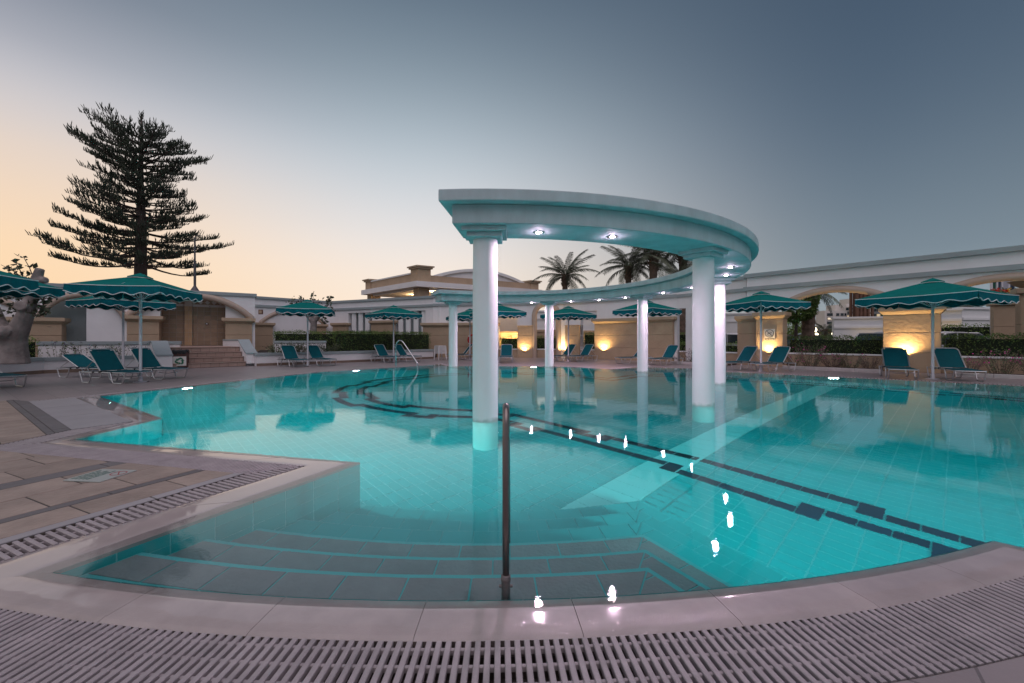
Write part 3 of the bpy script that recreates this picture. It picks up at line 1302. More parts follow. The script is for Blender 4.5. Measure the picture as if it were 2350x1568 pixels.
# ---- flagstones of the tongue (between the two grates) and of the apron
def paving(name, label, region, cuts_dir, origin, rows, gap=0.012, z=0.006):
    t = thing(name, label, 'paving', (region[0][0], region[0][1], 0))
    u = Vector(cuts_dir).normalized()
    v = Vector((-u.y, u.x))
    base = MB()
    base.prism(region, -0.02, 0.0015)
    obj('joint_bed', base, M['joint'], t, world=True)
    rnd = random.Random(len(label))
    for (v0, v1, L_, key, off) in rows:
        poly = region
        o = Vector(origin)
        poly = clip_convex(poly, v.x, v.y, v.dot(o) + v1 - gap / 2)
        poly = clip_convex(poly, -v.x, -v.y, -(v.dot(o) + v0 + gap / 2)) if len(poly) > 2 else []
        if len(poly) < 3:
            continue
        lo = min(u.dot(Vector(p)) for p in poly)
        hi = max(u.dot(Vector(p)) for p in poly)
        s = lo - off
        while s < hi:
            LL = L_ * (0.75 + 0.5 * rnd.random())
            pp = clip_convex(poly, u.x, u.y, s + LL - gap / 2)
            if len(pp) > 2:
                pp = clip_convex(pp, -u.x, -u.y, -(s + gap / 2))
            if len(pp) > 2:
                ar = abs(sum(pp[k][0] * pp[(k + 1) % len(pp)][1] - pp[(k + 1) % len(pp)][0] * pp[k][1] for k in range(len(pp)))) / 2
                if ar > 0.002:
                    mb = MB()
                    mb.prism(pp, -0.01, z + rnd.uniform(-.001, .001), bottom=False)
                    obj('stone', mb, M[key], t, world=True, bevel=0.003)
            s += LL
    return t


iT, iD = CHN.index('tongue'), CHN.index('dock')
tipO2 = O2[iD]
tail1 = Vector(O2[iT])                     # far end of tongue grate
dk = (Vector(B) - Vector(A)).normalized()
tg = (Vector(D) - Vector(B)).normalized()
region = [tuple(tipO2), tuple(Vector(tipO2) + tg * 4.6), tuple(Vector(tipO2) + tg * 4.6 - dk * 1.4), tuple(Vector(tipO2) - dk * 3.2)]
paving('flagstone_paving', 'brown flagstones with dark joints filling the tip of the paved tongue', region, tuple(dk), tuple(tipO2),
       [(0.0, 0.10, 0.9, 'slab_pale', 0), (0.10, 0.42, 0.62, 'slab', 0.2), (0.42, 0.52, 0.8, 'slab_grey', 0.1), (0.52, 0.95, 0.50, 'slab', 0.1),
        (0.95, 1.35, 0.55, 'slab', 0.3), (1.35, 1.55, 0.7, 'slab_grey', 0.2), (1.55, 2.0, 0.55, 'slab', 0.15), (2.0, 2.45, 0.5, 'slab', 0.3), (2.45, 3.0, 0.6, 'slab', 0.2),
        (3.0, 3.5, 0.6, 'slab', 0.2), (3.5, 4.2, 0.6, 'slab', 0.2)])
ia = CHN.index('apron')
ea = (Vector(E) - Vector(F)).normalized()
q0, q1 = Vector(O2[ia]), Vector(O2[ia + 1])
ll = Vector(O2[ia + 2]) - q1
wv = Vector((ea.y, -ea.x))
region2 = [tuple(q0), tuple(q1), tuple(Vector(O2[iT]) + Vector((-0.05, 0.05))), tuple(Vector((-9.6, 5.0))), tuple(Vector((-9.9, 8.2)))]
paving('flagstone_paving', 'brown flagstones crossed by a grey band on the left pool apron', region2, tuple(ea), tuple(q0),
       [(-0.16, 0.0, 0.9, 'slab_grey', 0), (-0.24, -0.16, 0.9, 'slab_grey', 0), (-0.62, -0.24, 0.30, 'slab', 0), (-1.0, -0.62, 0.32, 'slab', 0.1), (-1.26, -1.0, 0.8, 'slab_grey', 0),
        (-1.75, -1.26, 0.4, 'slab', 0.1), (-2.3, -1.75, 0.4, 'slab', 0.2), (-3.0, -2.3, 0.45, 'slab', 0), (-3.8, -3.0, 0.45, 'slab', 0), (-5, -3.8, 0.5, 'slab', 0)])

# plaque set in the tongue paving
pl = thing('depth_plaque', 'pale enamel plaque with green lettering and red circle sunk in the flagstones', 'floor sign', (-3.59, 3.62, 0.007), R(84))
mb = MB(); mb.span(-0.155, 0.155, -0.175, 0.175, 0, 0.008)
obj('plate', mb, M['plaque'], pl, bevel=0.003)
mb = MB()
rr_ = random.Random(3)
for k in range(5):
    x = -0.12
    while x < 0.08:
        w_ = rr_.uniform(0.02, 0.06)
        mb.span(x, min(x + w_, 0.11), 0.13 - k * 0.036, 0.13 - k * 0.036 + 0.017, 0.0081, 0.0095)
        x += w_ + 0.010
obj('lettering', mb, M['plaque_green'], pl)
mb = MB()
mb.tube([(0.055 + 0.055 * math.cos(a * PI / 12), -0.105 + 0.055 * math.sin(a * PI / 12), 0.009) for a in range(25)], 0.005, 5, flat=0.3)
mb.tube([(0.018, -0.142, 0.009), (0.092, -0.068, 0.009)], 0.005, 5, flat=0.3)
obj('symbol', mb, M['sign_red'], pl)

# ------------------------------------------------------------------ pergola
PC = Vector((-0.394, 12.111))
RI, RO = 5.55, 6.40
ZB, ZF, ZC = 2.80, 3.07, 3.235
TH0, TH1 = R(-93.9), R(117)
perg = thing('curved_pergola', 'white semicircular pergola on round columns standing in the pool', 'pergola', (PC.x, PC.y, -1.5))


def ring_sector(r0, r1, z0, z1, t0, t1, n=72):
    mb = MB()
    vs_, fs = [], []
    for i in range(n + 1):
        a = t0 + (t1 - t0) * i / n
        c, s = math.cos(a), math.sin(a)
        for (r, z) in ((r0, z0), (r1, z0), (r1, z1), (r0, z1)):
            vs_.append((PC.x + r * c, PC.y + r * s, z))
    for i in range(n):
        for k in range(4):
            fs.append((i * 4 + k, (i + 1) * 4 + k, (i + 1) * 4 + (k + 1) % 4, i * 4 + (k + 1) % 4))
    fs.append((0, 1, 2, 3)); fs.append(tuple(n * 4 + k for k in (3, 2, 1, 0)))
    mb.add(vs_, [f[::-1] for f in fs])
    return mb


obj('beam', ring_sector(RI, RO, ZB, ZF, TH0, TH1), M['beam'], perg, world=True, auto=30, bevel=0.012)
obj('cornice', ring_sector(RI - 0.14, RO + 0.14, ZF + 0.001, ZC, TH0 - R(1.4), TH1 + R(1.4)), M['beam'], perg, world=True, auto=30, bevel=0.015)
RC = 6.0
CR = 0.187
col_me = None
for k in range(6):
    a = R(-90 + 40.15 * k)
    p = PC + Vector((math.cos(a), math.sin(a))) * RC
    fd = floor_depth(p.x, p.y)
    mb = MB()
    mb.lathe([(CR, -fd), (CR, 1.0), (CR * 0.985, 2.0), (CR * 0.96, ZB - 0.145), (CR * 0.96, ZB - 0.14)], (0, 0, 0), 40)
    o = obj('column', mb, M['column'], perg, auto=40)
    o.location = (p.x - PC.x, p.y - PC.y, 1.5)
    cap = MB()
    cap.box((0, 0, ZB - 0.105), (0.50, 0.50, 0.068), a)
    cap.box((0, 0, ZB - 0.0355), (0.63, 0.63, 0.069), a)
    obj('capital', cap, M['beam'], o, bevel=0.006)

LANG = [-82.4, -71.0, -44.8, -29.5, -17.5, 6.5, 21.0, 38.0, 49.5, 61.5, 78, 92.5]
for an in LANG:
    a = R(an)
    p = PC + Vector((math.cos(a), math.sin(a))) * 6.0
    mb = MB()
    mb.lathe([(0.075, ZB - 0.012), (0.085, ZB - 0.012), (0.085, ZB - 0.002), (0.075, ZB - 0.002)], (p.x, p.y, 0), 20)
    ri = obj('spot_ring', mb, M['steel'], perg, world=True)
    mb = MB()
    mb.lathe([(0.001, ZB - 0.018), (0.035, ZB - 0.016), (0.05, ZB - 0.008)], (p.x, p.y, 0), 16)
    obj('lens', mb, M['spot'], ri, world=True)
    l = bpy.data.lights.new('spot_lamp', 'SPOT')
    l.energy = 115
    l.spot_size = R(170)
    l.spot_blend = 0.5
    l.color = (1.0, 0.68, 0.90)
    l.shadow_soft_size = 0.03
    lo = bpy.data.objects.new('spot_lamp', l)
    COL.objects.link(lo)
    lo.location = (p.x, p.y, ZB - 0.03)
    l = bpy.data.lights.new('spot_spill', 'POINT')
    l.energy = 3.2
    l.color = (1.0, 0.68, 0.90)
    l.shadow_soft_size = 0.03
    lo = bpy.data.objects.new('spot_spill', l)
    COL.objects.link(lo)
    lo.location = (p.x, p.y, ZB - 0.075)
# one lamp that is out, above the last bay
a = R(104); p = PC + Vector((math.cos(a), math.sin(a))) * 6.0
mb = MB(); mb.lathe([(0.06, ZB - 0.02), (0.085, ZB - 0.012), (0.085, ZB - 0.002)], (p.x, p.y, 0), 16)
obj('spot_ring', mb, M['steel'], perg, world=True)

# ------------------------------------------------------------------ handrails
hp = G(1160, 1377)
hr = thing('grab_post', 'weathered brown steel grab post in the near shallows of the pool', 'handrail', (hp[0], hp[1] + 0.05, -0.2))
mb = MB()
mb.tube([(0, 0, 0.26), (0, 0, 0.6), (0, 0.0, 1.00), (0, 0.02, 1.055), (0, 0.06, 1.075), (0, 0.5, 0.95), (0, 1.0, 0.55), (0, 1.15, 0.2), (0, 1.17, -0.6)], 0.0165, 16)
obj('tube', mb, M['brown_steel'], hr, smooth=True)
mb = MB()
mb.lathe([(0.0215, 0.0), (0.0215, 0.14), (0.0205, 0.255), (0.0235, 0.262), (0.0225, 0.285), (0.0175, 0.29)], (0, 0, 0), 20)
obj('socket', mb, M['bronze'], hr, smooth=True)
for (sx, zz, ax) in ((-1, 0.235, 0), (1, 0.235, 0), (0, 0.17, 1)):
    mb = MB()
    if ax == 0:
        mb.tube([(sx * 0.019, 0, zz), (sx * 0.032, 0, zz)], 0.0065, 6)
    else:
        mb.tube([(0, -0.019, zz), (0, -0.030, zz)], 0.0075, 6)
    obj('bolt', mb, M['bronze'], hr)

r1 = Vector(G(908, 844.5)); r2 = Vector(G(958, 846.5))
h2 = thing('pool_handrail', 'bent stainless steel handrail at the far left pool steps', 'handrail', (r1.x, r1.y, 0))
e = r2 - r1
mb = MB()
mb.tube([(0, 0, -0.05), (0, 0, 0.9), (e.x * .04, e.y * .04, 1.05), (e.x * .14, e.y * .14, 1.15), (e.x * .26, e.y * .26, 1.15), (e.x * .36, e.y * .36, 1.06), (e.x * .94, e.y * .94, 0.30), (e.x, e.y, 0.16), (e.x, e.y, -0.9)], 0.024, 12)
obj('tube', mb, M['steel'], h2, smooth=True)
for q in (Vector((0, 0)),):
    mb = MB(); mb.lathe([(0.05, 0.0), (0.05, 0.012), (0.026, 0.02)], (q.x, q.y, 0), 14)
    obj('flange', mb, M['steel'], h2)

# ------------------------------------------------------------------ pool lamps under water, plus added unseen fill lights
LAMPE = 0.20


def pool_light(x, y, dx, dy, e, size=0.24):
    l = bpy.data.lights.new('pool_lamp_or_fill', 'AREA')
    l.shape = 'DISK'
    l.size = size
    l.energy = e * LAMPE
    l.color = (0.80, 1.0, 0.98)
    lo = bpy.data.objects.new('pool_lamp_or_fill', l)
    COL.objects.link(lo)
    d = Vector((dx, dy, 0)).normalized()
    lo.location = (x + d.x * 0.06, y + d.y * 0.06, -0.32)
    lo.rotation_euler = Vector((d.x, d.y, -0.14)).to_track_quat('-Z', 'Y').to_euler()


for (x, y, dx, dy, e) in ((-7.75, 8.12, .58, .81, 380), (-6.15, 6.98, .58, .81, 380), (-4.2, 4.80, .235, .97, 430), (-2.35, 4.35, .35, .93, 560),
                          (2.55, 2.52, -.1, 1, 420), (4.9, 0.55, -.62, .78, 900), (8.8, -1.1, .1, 1, 480), (14.2, 3.9, -1, .3, 520)):
    pool_light(x, y, dx, dy, e, 0.5)  # unseen lights without fixtures, added to brighten the pool evenly
for (u, v, lab) in ((452, 889, 'underwater pool lamp glowing on the left wall below the twin parasols'),
                    (826, 850.5, 'underwater pool lamp glowing near the bent handrail'),
                    (1223, 845, 'underwater pool lamp glowing below the far deck between the columns'),
                    (1913, 866, 'underwater pool lamp glowing on the right wall below the arcade')):
    p = Vector(G(u, v))
    # snap to the nearest wall and face the pool
    best = None
    for i in range(NP):
        a, b = Vector(PTS[i]), Vector(PTS[(i + 1) % NP])
        ab = b - a
        t = max(0.02, min(0.98, (p - a).dot(ab) / ab.length_squared))
        q = a + ab * t
        if best is None or (q - p).length < best[0]:
            best = ((q - p).length, q, Vector((-ab.y, ab.x)).normalized())
    q, n = best[1], best[2]
    t = thing('pool_lamp', lab, 'pool lamp', (q.x, q.y, -0.32), math.atan2(n.y, n.x) - PI / 2, 'underwater lamps round the pool wall')
    mb = MB()
    mb.tube([(0, 0.0, 0), (0, 0.03, 0)], 0.16, 24)
    obj('rim', mb, M['steel'], t)
    mb = MB()
    mb.tube([(0, 0.031, 0), (0, 0.04, 0)], 0.13, 24)
    obj('lens', mb, M['poollens'], t)
    pool_light(q.x, q.y, n.x, n.y, 560)

# ------------------------------------------------------------------ walls and buildings
def s_at(P, Q, u):
    e = (Vector(Q) - Vector(P)).normalized()
    k = (u - U0) / FPX
    return (k * P[1] - P[0]) / (e.x - k * e.y)


def wall_thing(name, label, cat, P, Q, group=None):
    return thing(name, label, cat, (P[0], P[1], 0), math.atan2(Q[1] - P[1], Q[0] - P[0]), group)


def rects(lst, y0, y1):
    mb = MB()
    for (s0, s1, z0, z1) in lst:
        mb.span(s0, s1, y0, y1, z0, z1)
    return mb


def cornices(t, s0, s1, h, proud=0.10, back=0.35, z2=None, th=0.17):
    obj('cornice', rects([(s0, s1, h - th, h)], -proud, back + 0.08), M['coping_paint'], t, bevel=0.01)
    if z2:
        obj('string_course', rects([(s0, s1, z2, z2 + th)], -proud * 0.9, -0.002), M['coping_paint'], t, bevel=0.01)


def pier(t, s0, s1, ztop, y0=-0.25, y1=0.5, courses=(0.71, 1.45), material='tan', capo=0.13, capz=0.29, z0=0.0):
    core = obj('pier', rects([(s0 + .02, s1 - .02, z0, ztop - capz)], y0 + 0.02, y1 - 0.02), M['tan'], t)
    zs = [z0] + [c for c in courses if c > z0 + .1] + [ztop - capz]
    for a, b in zip(zs, zs[1:]):
        obj('course', rects([(s0, s1, a + (0.012 if a > z0 else 0), b - 0.012)], y0, y1), M[material], core, bevel=0.012)
    # moulded cap: ogee below a square slab
    cb = MB()
    prof = [(0.0, 0.0), (0.02, 0.03), (0.07, 0.08), (0.10, 0.12), (0.10, 0.13)]
    vs_, fs = [], []
    for (o, z) in prof:
        k = capo / 0.13
        z = ztop - capz + z * capz / 0.29
        vs_ += [(s0 - o * k, y0 - o * k, z), (s1 + o * k, y0 - o * k, z), (s1 + o * k, y1 + o * k, z), (s0 - o * k, y1 + o * k, z)]
    for i in range(len(prof) - 1):
        for k in range(4):
            fs.append((i * 4 + k, i * 4 + (k + 1) % 4, i * 4 + 4 + (k + 1) % 4, i * 4 + 4 + k))
    cb.add(vs_, fs)
    cb.span(s0 - capo, s1 + capo, y0 - capo, y1 + capo, ztop - capz * 0.55, ztop)
    obj('cap', cb, M['tan_trim'], core, bevel=0.008)
    return core


def arc_pts(s0, s1, z0, rise, n=28):
    a = (s1 - s0) / 2
    r = (a * a + rise * rise) / (2 * rise)
    m = (s0 + s1) / 2
    zc = z0 + rise - r
    th = math.asin(min(1, a / r))
    if rise > a:
        th = PI - th
    return [(m + r * math.sin(-th + 2 * th * i / n), zc + r * math.cos(-th + 2 * th * i / n)) for i in range(n + 1)]


def moulding(t, pts, y, r, flat=0.75, drop=0.0):
    mb = MB()
    mb.tube([(p[0], y, p[1]) for p in pts], r, 12)
    mb.tube([(p[0], y - 0.02, p[1] + r * 0.9) for p in pts], r * 0.35, 6)
    return obj('arch_moulding', mb, M['moulding'], t, auto=50)


# --- arcade on the right
P4, P5 = (11.1, 19.0), (16.4, 13.3)
arc_w = wall_thing('arcade_wall', 'long white arcade wall with brown moulded arches right of the pool', 'arcade', P4, P5)
cs = [0.66, 5.20, 9.74]
poly = [(-0.30, 2.42), (-0.30, 4.10), (14.0, 4.10), (14.0, 2.42)]
bottom = []
for c0, c1 in ((9.74, 14.28), (5.20, 9.74), (0.66, 5.20)):
    ap_ = arc_pts(c0 + 0.14, c1 - 0.14, 2.42, 0.72)
    bottom += [p for p in ap_[::-1] if p[0] < 14.0]
poly = [(-0.30, 2.42), (-0.30, 4.10), (14.0, 4.10)] + bottom
mb = MB(); mb.wallprism(poly, 0, 0.45)
obj('wall', mb, M['white'], arc_w)
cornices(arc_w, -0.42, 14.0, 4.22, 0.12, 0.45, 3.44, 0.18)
for c0, c1 in ((0.66, 5.20), (5.20, 9.74), (9.74, 14.28)):
    moulding(arc_w, arc_pts(c0 + 0.10, c1 - 0.10, 2.42, 0.80), 0.0, 0.12)
s0, s1 = 0.13, 1.18
pier(arc_w, s0, s1, 2.40, -0.15, 0.55, material='tan_rough')
pier(arc_w, 4.44, 5.96, 2.40, -0.15, 0.55, material='tan_rough')
pier(arc_w, 9.0, 10.5, 2.40, -0.15, 0.55, material='tan_rough')


def planter(name, label, P, Q, h, th=0.35, mt='tan', capm='white2', caph=0.06, capo=0.04, skirt=False, y0=0.0, z0=0.0):
    t = wall_thing(name, label, 'low wall', P, Q)
    L_ = (Vector(Q) - Vector(P)).length
    obj('wall', rects([(0, L_, z0, h - caph)], y0, y0 + th), M[mt], t)
    obj('cap', rects([(-capo, L_ + capo, h - caph + 0.001, h)], y0 - capo, y0 + th + capo), M[capm], t, bevel=0.008)
    if skirt:
        n = max(1, round(L_ / 0.62))
        for k in range(n):
            obj('skirting_tile', rects([(L_ * k / n + .003, L_ * (k + 1) / n - .003, 0.0, 0.115)], y0 - 0.014, y0 - 0.002), M['brownskirt'], t)
    return t


def on(P, Q, s, y=0.0):
    e = (Vector(Q) - Vector(P)).normalized()
    n = Vector((-e.y, e.x))
    q = Vector(P) + e * s + n * y
    return (q.x, q.y)


planter('planter_wall', 'low tan planter wall with white sill in the first arch of the arcade', on(P4, P5, 1.19), on(P4, P5, 4.43), 0.62)
planter('planter_wall', 'low tan planter wall with white sill in the right arch beyond the last parasol', on(P4, P5, 5.97), on(P4, P5, 8.99), 0.62)

# left set-back shoulder of the first pier
sh = wall_thing('shoulder_wall', 'plain brown set-back wall shoulder left of the no diving sign', 'wall', on(P4, P5, -0.75, 0.25), P5)
sh.rotation_euler = (0, 0, math.atan2(P5[1] - P4[1], P5[0] - P4[0]))
pier(sh, 0.0, 0.84, 2.30, -0.12, 0.45, capo=0.10)

# --- the wall behind the pergola
Q0, Q1, Q2, Q3 = (-5.07, 28.1), (3.25, 26.7), (8.8, 22.3), (11.05, 19.35)
wb = wall_thing('courtyard_wall', 'white courtyard wall with round-headed doorway behind the pergola', 'wall', Q0, Q1)
sb = lambda u: s_at(Q0, Q1, u)
LB = (Vector(Q1) - Vector(Q0)).length
dl, dr = sb(1226), sb(1281)
door = arc_pts(dl, dr, 2.75, (dr - dl) / 2 - 0.02, 16)
poly = [(-0.3, 0), (-0.3, 4.08), (LB + 0.12, 4.08), (LB + 0.12, 0), (dr, 0)] + door[::-1] + [(dl, 0), (sb(1187), 0), (sb(1187), 2.62), (sb(1143), 2.62), (sb(1143), 0)]
mb = MB(); mb.wallprism(poly, 0, 0.4)
obj('wall', mb, M['white'], wb)
cornices(wb, -0.3, LB + 0.05, 4.2, 0.10, 0.4, 3.45)
pts_ = [(dl, 0.0), (dl, 1.4)] + door + [(dr, 1.4), (dr, 0.0)]
mb = MB(); mb.tube([(p[0], -0.03, p[1]) for p in pts_], 0.17, 12)
obj('arch_moulding', mb, M['moulding'], wb, auto=50)
pier(wb, sb(975), sb(1141), 2.30, -0.4, 0.1, capo=0.14)
pier(wb, sb(1188), dl - 0.12, 2.10, -0.18, 0.35, material='tan_rough', capo=0.02, capz=0.05)
obj('recess_back', rects([(sb(1130), sb(1200), 0, 3.2)], 1.6, 1.7), M['white'], wb)
pier(wb, sb(1130), sb(1200), 1.75, 1.25, 1.55, courses=(0.6, 1.2), capo=0.08, capz=0.22)
planter('planter_wall', 'low tan wall under the hedge in the lit recess', on(Q0, Q1, sb(1143) + .01), on(Q0, Q1, sb(1187) - .01), 0.58, th=0.3)
planter('planter_wall', 'low tan wall across the foot of the round-headed doorway', on(Q0, Q1, dl + .17, .1), on(Q0, Q1, dr - .17, .1), 0.58, th=0.25)

wc = wall_thing('courtyard_wall', 'white wall over a broad brown uplit block behind the parasols', 'wall', Q1, Q2)
sc_ = lambda u: s_at(Q1, Q2, u)
LC = (Vector(Q2) - Vector(Q1)).length
w0, w1 = sc_(1331), sc_(1369)
poly = [(0.13, 0), (0.13, 4.08), (LC + 0.1, 4.08), (LC + 0.1, 0), (w1, 0), (w1, 2.95), (w0, 2.95), (w0, 0)]
mb = MB(); mb.wallprism(poly, 0, 0.4)
obj('wall', mb, M['white'], wc)
cornices(wc, 0.06, LC + 0.08, 4.2, 0.10, 0.4, 3.45)
pier(wc, 0.30, w0, 2.10, -0.18, 0.35, material='tan_rough', capo=0.02, capz=0.05)
pier(wc, w1, sc_(1547), 2.42, -0.32, 0.3, material='tan_rough', capo=0.15)
planter('planter_wall', 'low tan wall under the hedge in the tall window opening', on(Q1, Q2, w0 + .01, .05), on(Q1, Q2, w1 - .01, .05), 0.58, th=0.3)

wd = wall_thing('courtyard_wall', 'white lintel wall over an open bay in front of a palm trunk', 'wall', Q2, Q3)
sd = lambda u: s_at(Q2, Q3, u)
LD = (Vector(Q3) - Vector(Q2)).length
poly = [(0.1, 2.85), (0.1, 4.05), (LD - 0.1, 4.05), (LD - 0.1, 2.85), (sd(1596), 2.85), (sd(1596), 0), (sd(1573), 0), (sd(1573), 2.85)]
mb = MB(); mb.wallprism(poly, 0, 0.4)
obj('wall', mb, M['white'], wd)
cornices(wd, 0.1, LD - 0.05, 4.17, 0.08, 0.4, 3.43)
planter('planter_wall', 'low tan planter wall in the open bay left of the no diving sign', on(Q2, Q3, .2, .1), on(Q2, Q3, LD - .3, .1), 0.58, th=0.3)

# --- wall running back to the valley corner, with louvred windows
V0, V1 = (-17.7, 28.5), (-14.2, 32.4)
wv_ = wall_thing('courtyard_wall', 'white wall with a flat brown arch behind the small pruned tree', 'wall', V0, V1)
LV = (Vector(V1) - Vector(V0)).length
mb = MB(); mb.wallprism([(-0.6, 0), (-0.6, 4.05), (LV, 4.05), (LV, 0)], 0, 0.4)
obj('wall', mb, M['white'], wv_)
cornices(wv_, -0.6, LV - 0.05, 4.18, 0.10, 0.4, 3.43)
a0, a1 = s_at(V0, V1, 597), s_at(V0, V1, 744)
moulding(wv_, arc_pts(a0, a1, 2.35, 0.95), -0.02, 0.13)
pier(wv_, -0.3, s_at(V0, V1, 622), 2.35, -0.35, 0.0)
pier(wv_, s_at(V0, V1, 722), LV - 0.5, 2.35, -0.35, 0.0)
wa = wall_thing('courtyard_wall', 'white wall with louvred niches behind the long clipped hedge', 'wall', V1, Q0)
sa_ = lambda u: s_at(V1, Q0, u)
LA = (Vector(Q0) - Vector(V1)).length
n0, n1, n2, n3 = sa_(799), sa_(861), sa_(905), sa_(976)
obj('wall', rects([(0, n0, 0, 3.2), (n1, n2, 0, 3.2), (n3, LA + 0.2, 0, 3.2), (0, LA + 0.2, 3.2, 4.05)], 0, 0.4), M['white'], wa)
obj('niche_back', rects([(n0 - .1, n1 + .1, 0, 3.3), (n2 - .1, n3 + .1, 0, 3.3)], 0.42, 0.5), M['coping_paint'], wa)
cornices(wa, 0.1, LA + 0.1, 4.18, 0.10, 0.4, 3.43)
for (p0, p1) in ((n0, n1), (n2, n3)):
    for k in range(4):
        c = p0 + (p1 - p0) * (k + .62) / 4
        mb = MB(); mb.box((c, 0.22, 1.75), ((p1 - p0) / 8, 0.2, 2.88), R(18))
        obj('louvre', mb, M['white2'], wa)
pier(wa, sa_(770), n0 + 0.05, 2.45, -0.3, 0.0)
pier(wa, sa_(859), n2 + 0.1, 2.55, -0.35, 0.0)

# --- shower building on the left
L0, L1 = (-20.4, 18.0), (-13.9, 22.4)
lw = wall_thing('shower_building', 'white shower wall with brown arch and tiled alcove at the top of the steps', 'building', L0, L1)
sl_ = lambda u: s_at(L0, L1, u)
LL_ = (Vector(L1) - Vector(L0)).length
HL = 3.66
aL, aR = sl_(292), sl_(578)
bL, bR = sl_(92), sl_(287)
arch2 = arc_pts(aL, aR, 2.32, 1.02)
arch1 = arc_pts(bL, bR, 2.20, 0.98)
arch0 = arc_pts(sl_(-330), sl_(82), 2.10, 1.0)
low0 = [p for p in arch0 if p[0] > -6]
poly = [(-6, 0), (-6, HL - .1), (LL_, HL - .1), (LL_, 0), (aR, 0)] + arch2[::-1] + [(aL, 0), (bR, 0)] + arch1[::-1] + [(bL, 0)]
mb = MB(); mb.wallprism(poly, 0, 0.5)
obj('wall', mb, M['white'], lw)
mb = MB(); mb.span(LL_ - 0.5, LL_, 0.5, 6.0, 0, HL - 0.1)
obj('end_wall', mb, M['white'], lw)
cornices(lw, -6, LL_ + 0.08, HL, 0.09, 0.5)
obj('string_course', rects([(-6, bL - 0.2, 2.98, 3.14)], -0.08, -0.002), M['coping_paint'], lw)
moulding(lw, arc_pts(aL, aR, 2.32, 1.08), -0.02, 0.15)
moulding(lw, arc_pts(bL, bR, 2.20, 1.0), -0.02, 0.13)
moulding(lw, [p for p in arch0 if p[0] > -5], -0.02, 0.13)
pR0 = sl_(517)
pL1 = sl_(366)
pier(lw, pR0, aR, 2.32, -0.12, 0.7, courses=(0.86, 1.42), capo=0.16)
pier(lw, aL, pL1, 2.32, -0.12, 0.7, courses=(1.42,), capo=0.16, z0=0.86)
obj('pier_panel', rects([(pR0, aR, 2.33, 3.3), (aL, pL1, 2.33, 3.3)], 0.25, 0.62), M['white'], lw)
pier(lw, sl_(30), sl_(146), 2.14, -0.25, 0.4, courses=(1.35,), capo=0.12, z0=0.4)
obj('niche_back', rects([(bL - .2, bR + .2, 0, 3.4)], 1.0, 1.1), M['coping_paint'], lw)
obj('screen_wall', rects([(sl_(196), sl_(290), 0, 3.3)], 0.15, 0.45), M['white'], lw)
# tiled alcove
ay = 1.25
alc = obj('alcove', rects([(pL1 - .3, pR0 + .3, 0.8, 3.5)], ay + .02, ay + .2), M['grout'], lw)
obj('alcove_side', rects([(pR0 + 0.02, pR0 + .3, 0.8, 3.5), (pL1 - .3, pL1 - .02, 0.8, 3.5)], 0.5, ay + .02), M['shower_tile'], lw)
obj('alcove_ceiling', rects([(pL1 - .4, pR0 + .4, 3.45, 3.5)], 0.5, ay + .3), M['white'], lw)
px0, px1 = sl_(419), sl_(437)
ts = 0.29
x = pL1 - 0.05
ncol = int((pR0 - pL1 + 0.1) / ts)
for i in range(ncol + 1):
    for j in range(9):
        zz = 0.87 + j * ts * 0.79
        mt = 'shower_tile'
        if zz > 2.75:
            continue
        mb = MB(); mb.span(x + i * ts + .006, x + (i + 1) * ts - .006, ay, ay + .018, zz + .005, zz + ts * 0.79 - .005)
        obj('tile', mb, M[mt], alc)
zt = 0.87 + 9 * ts * 0.79
for i in range(ncol + 1):
    for (z0_, z1_, mt) in ((zt, zt + 0.12, 'tile_white'), (zt + 0.12, zt + 0.36, 'shower_tile'), (zt + 0.36, zt + 0.48, 'tile_white'), (zt + 0.48, zt + 0.72, 'shower_tile2')):
        mb = MB(); mb.span(x + i * ts + .004, x + (i + 1) * ts - .004, ay, ay + .018, z0_ + .004, z1_ - .004)
        obj('tile', mb, M[mt], alc)
    cx_ = x + (i + .5) * ts
    mb = MB(); mb.wallprism([(cx_ - .12, zt + .24), (cx_, zt + .13), (cx_ + .12, zt + .24), (cx_, zt + .35)], ay - .006, ay - .001)
    obj('diamond_tile', mb, M['tile_white'], alc)
pil = obj('pilaster', rects([(px0, px1, 0.86, 3.5)], ay - 0.22, ay - 0.01), M['grout'], lw)
for j in range(9):
    for i in range(2):
        w_ = (px1 - px0) / 2
        mb = MB(); mb.span(px0 + i * w_ + .004, px0 + (i + 1) * w_ - .004, ay - 0.235, ay - 0.221, 0.87 + j * .229 + .004, 0.87 + (j + 1) * .229 - .004)
        obj('tile', mb, M['shower_tile2'], pil)
mb = MB(); mb.lathe([(0.0, 0), (0.075, 0.0), (0.06, 0.03), (0.015, 0.05)], (0, 0, 0), 16)
sx = sl_(472)
mb2 = MB()
mb2.add([(sx + p[0], ay - p[2] - 0.001, 2.02 + p[1]) for p in mb.v], mb.f)
obj('shower_valve', mb2, M['steel'], lw, smooth=True)
mb = MB()
mb.tube([(sx + .12, ay, 2.93), (sx + .12, ay - .1, 2.97), (sx + .12, ay - .22, 2.93)], 0.015, 8)
mb.lathe([(0.07, 0), (0.06, 0.03), (0.01, 0.05)], (sx + .12, ay - .24, 2.88), 14)
obj('shower_head', mb, M['steel'], lw, smooth=True)

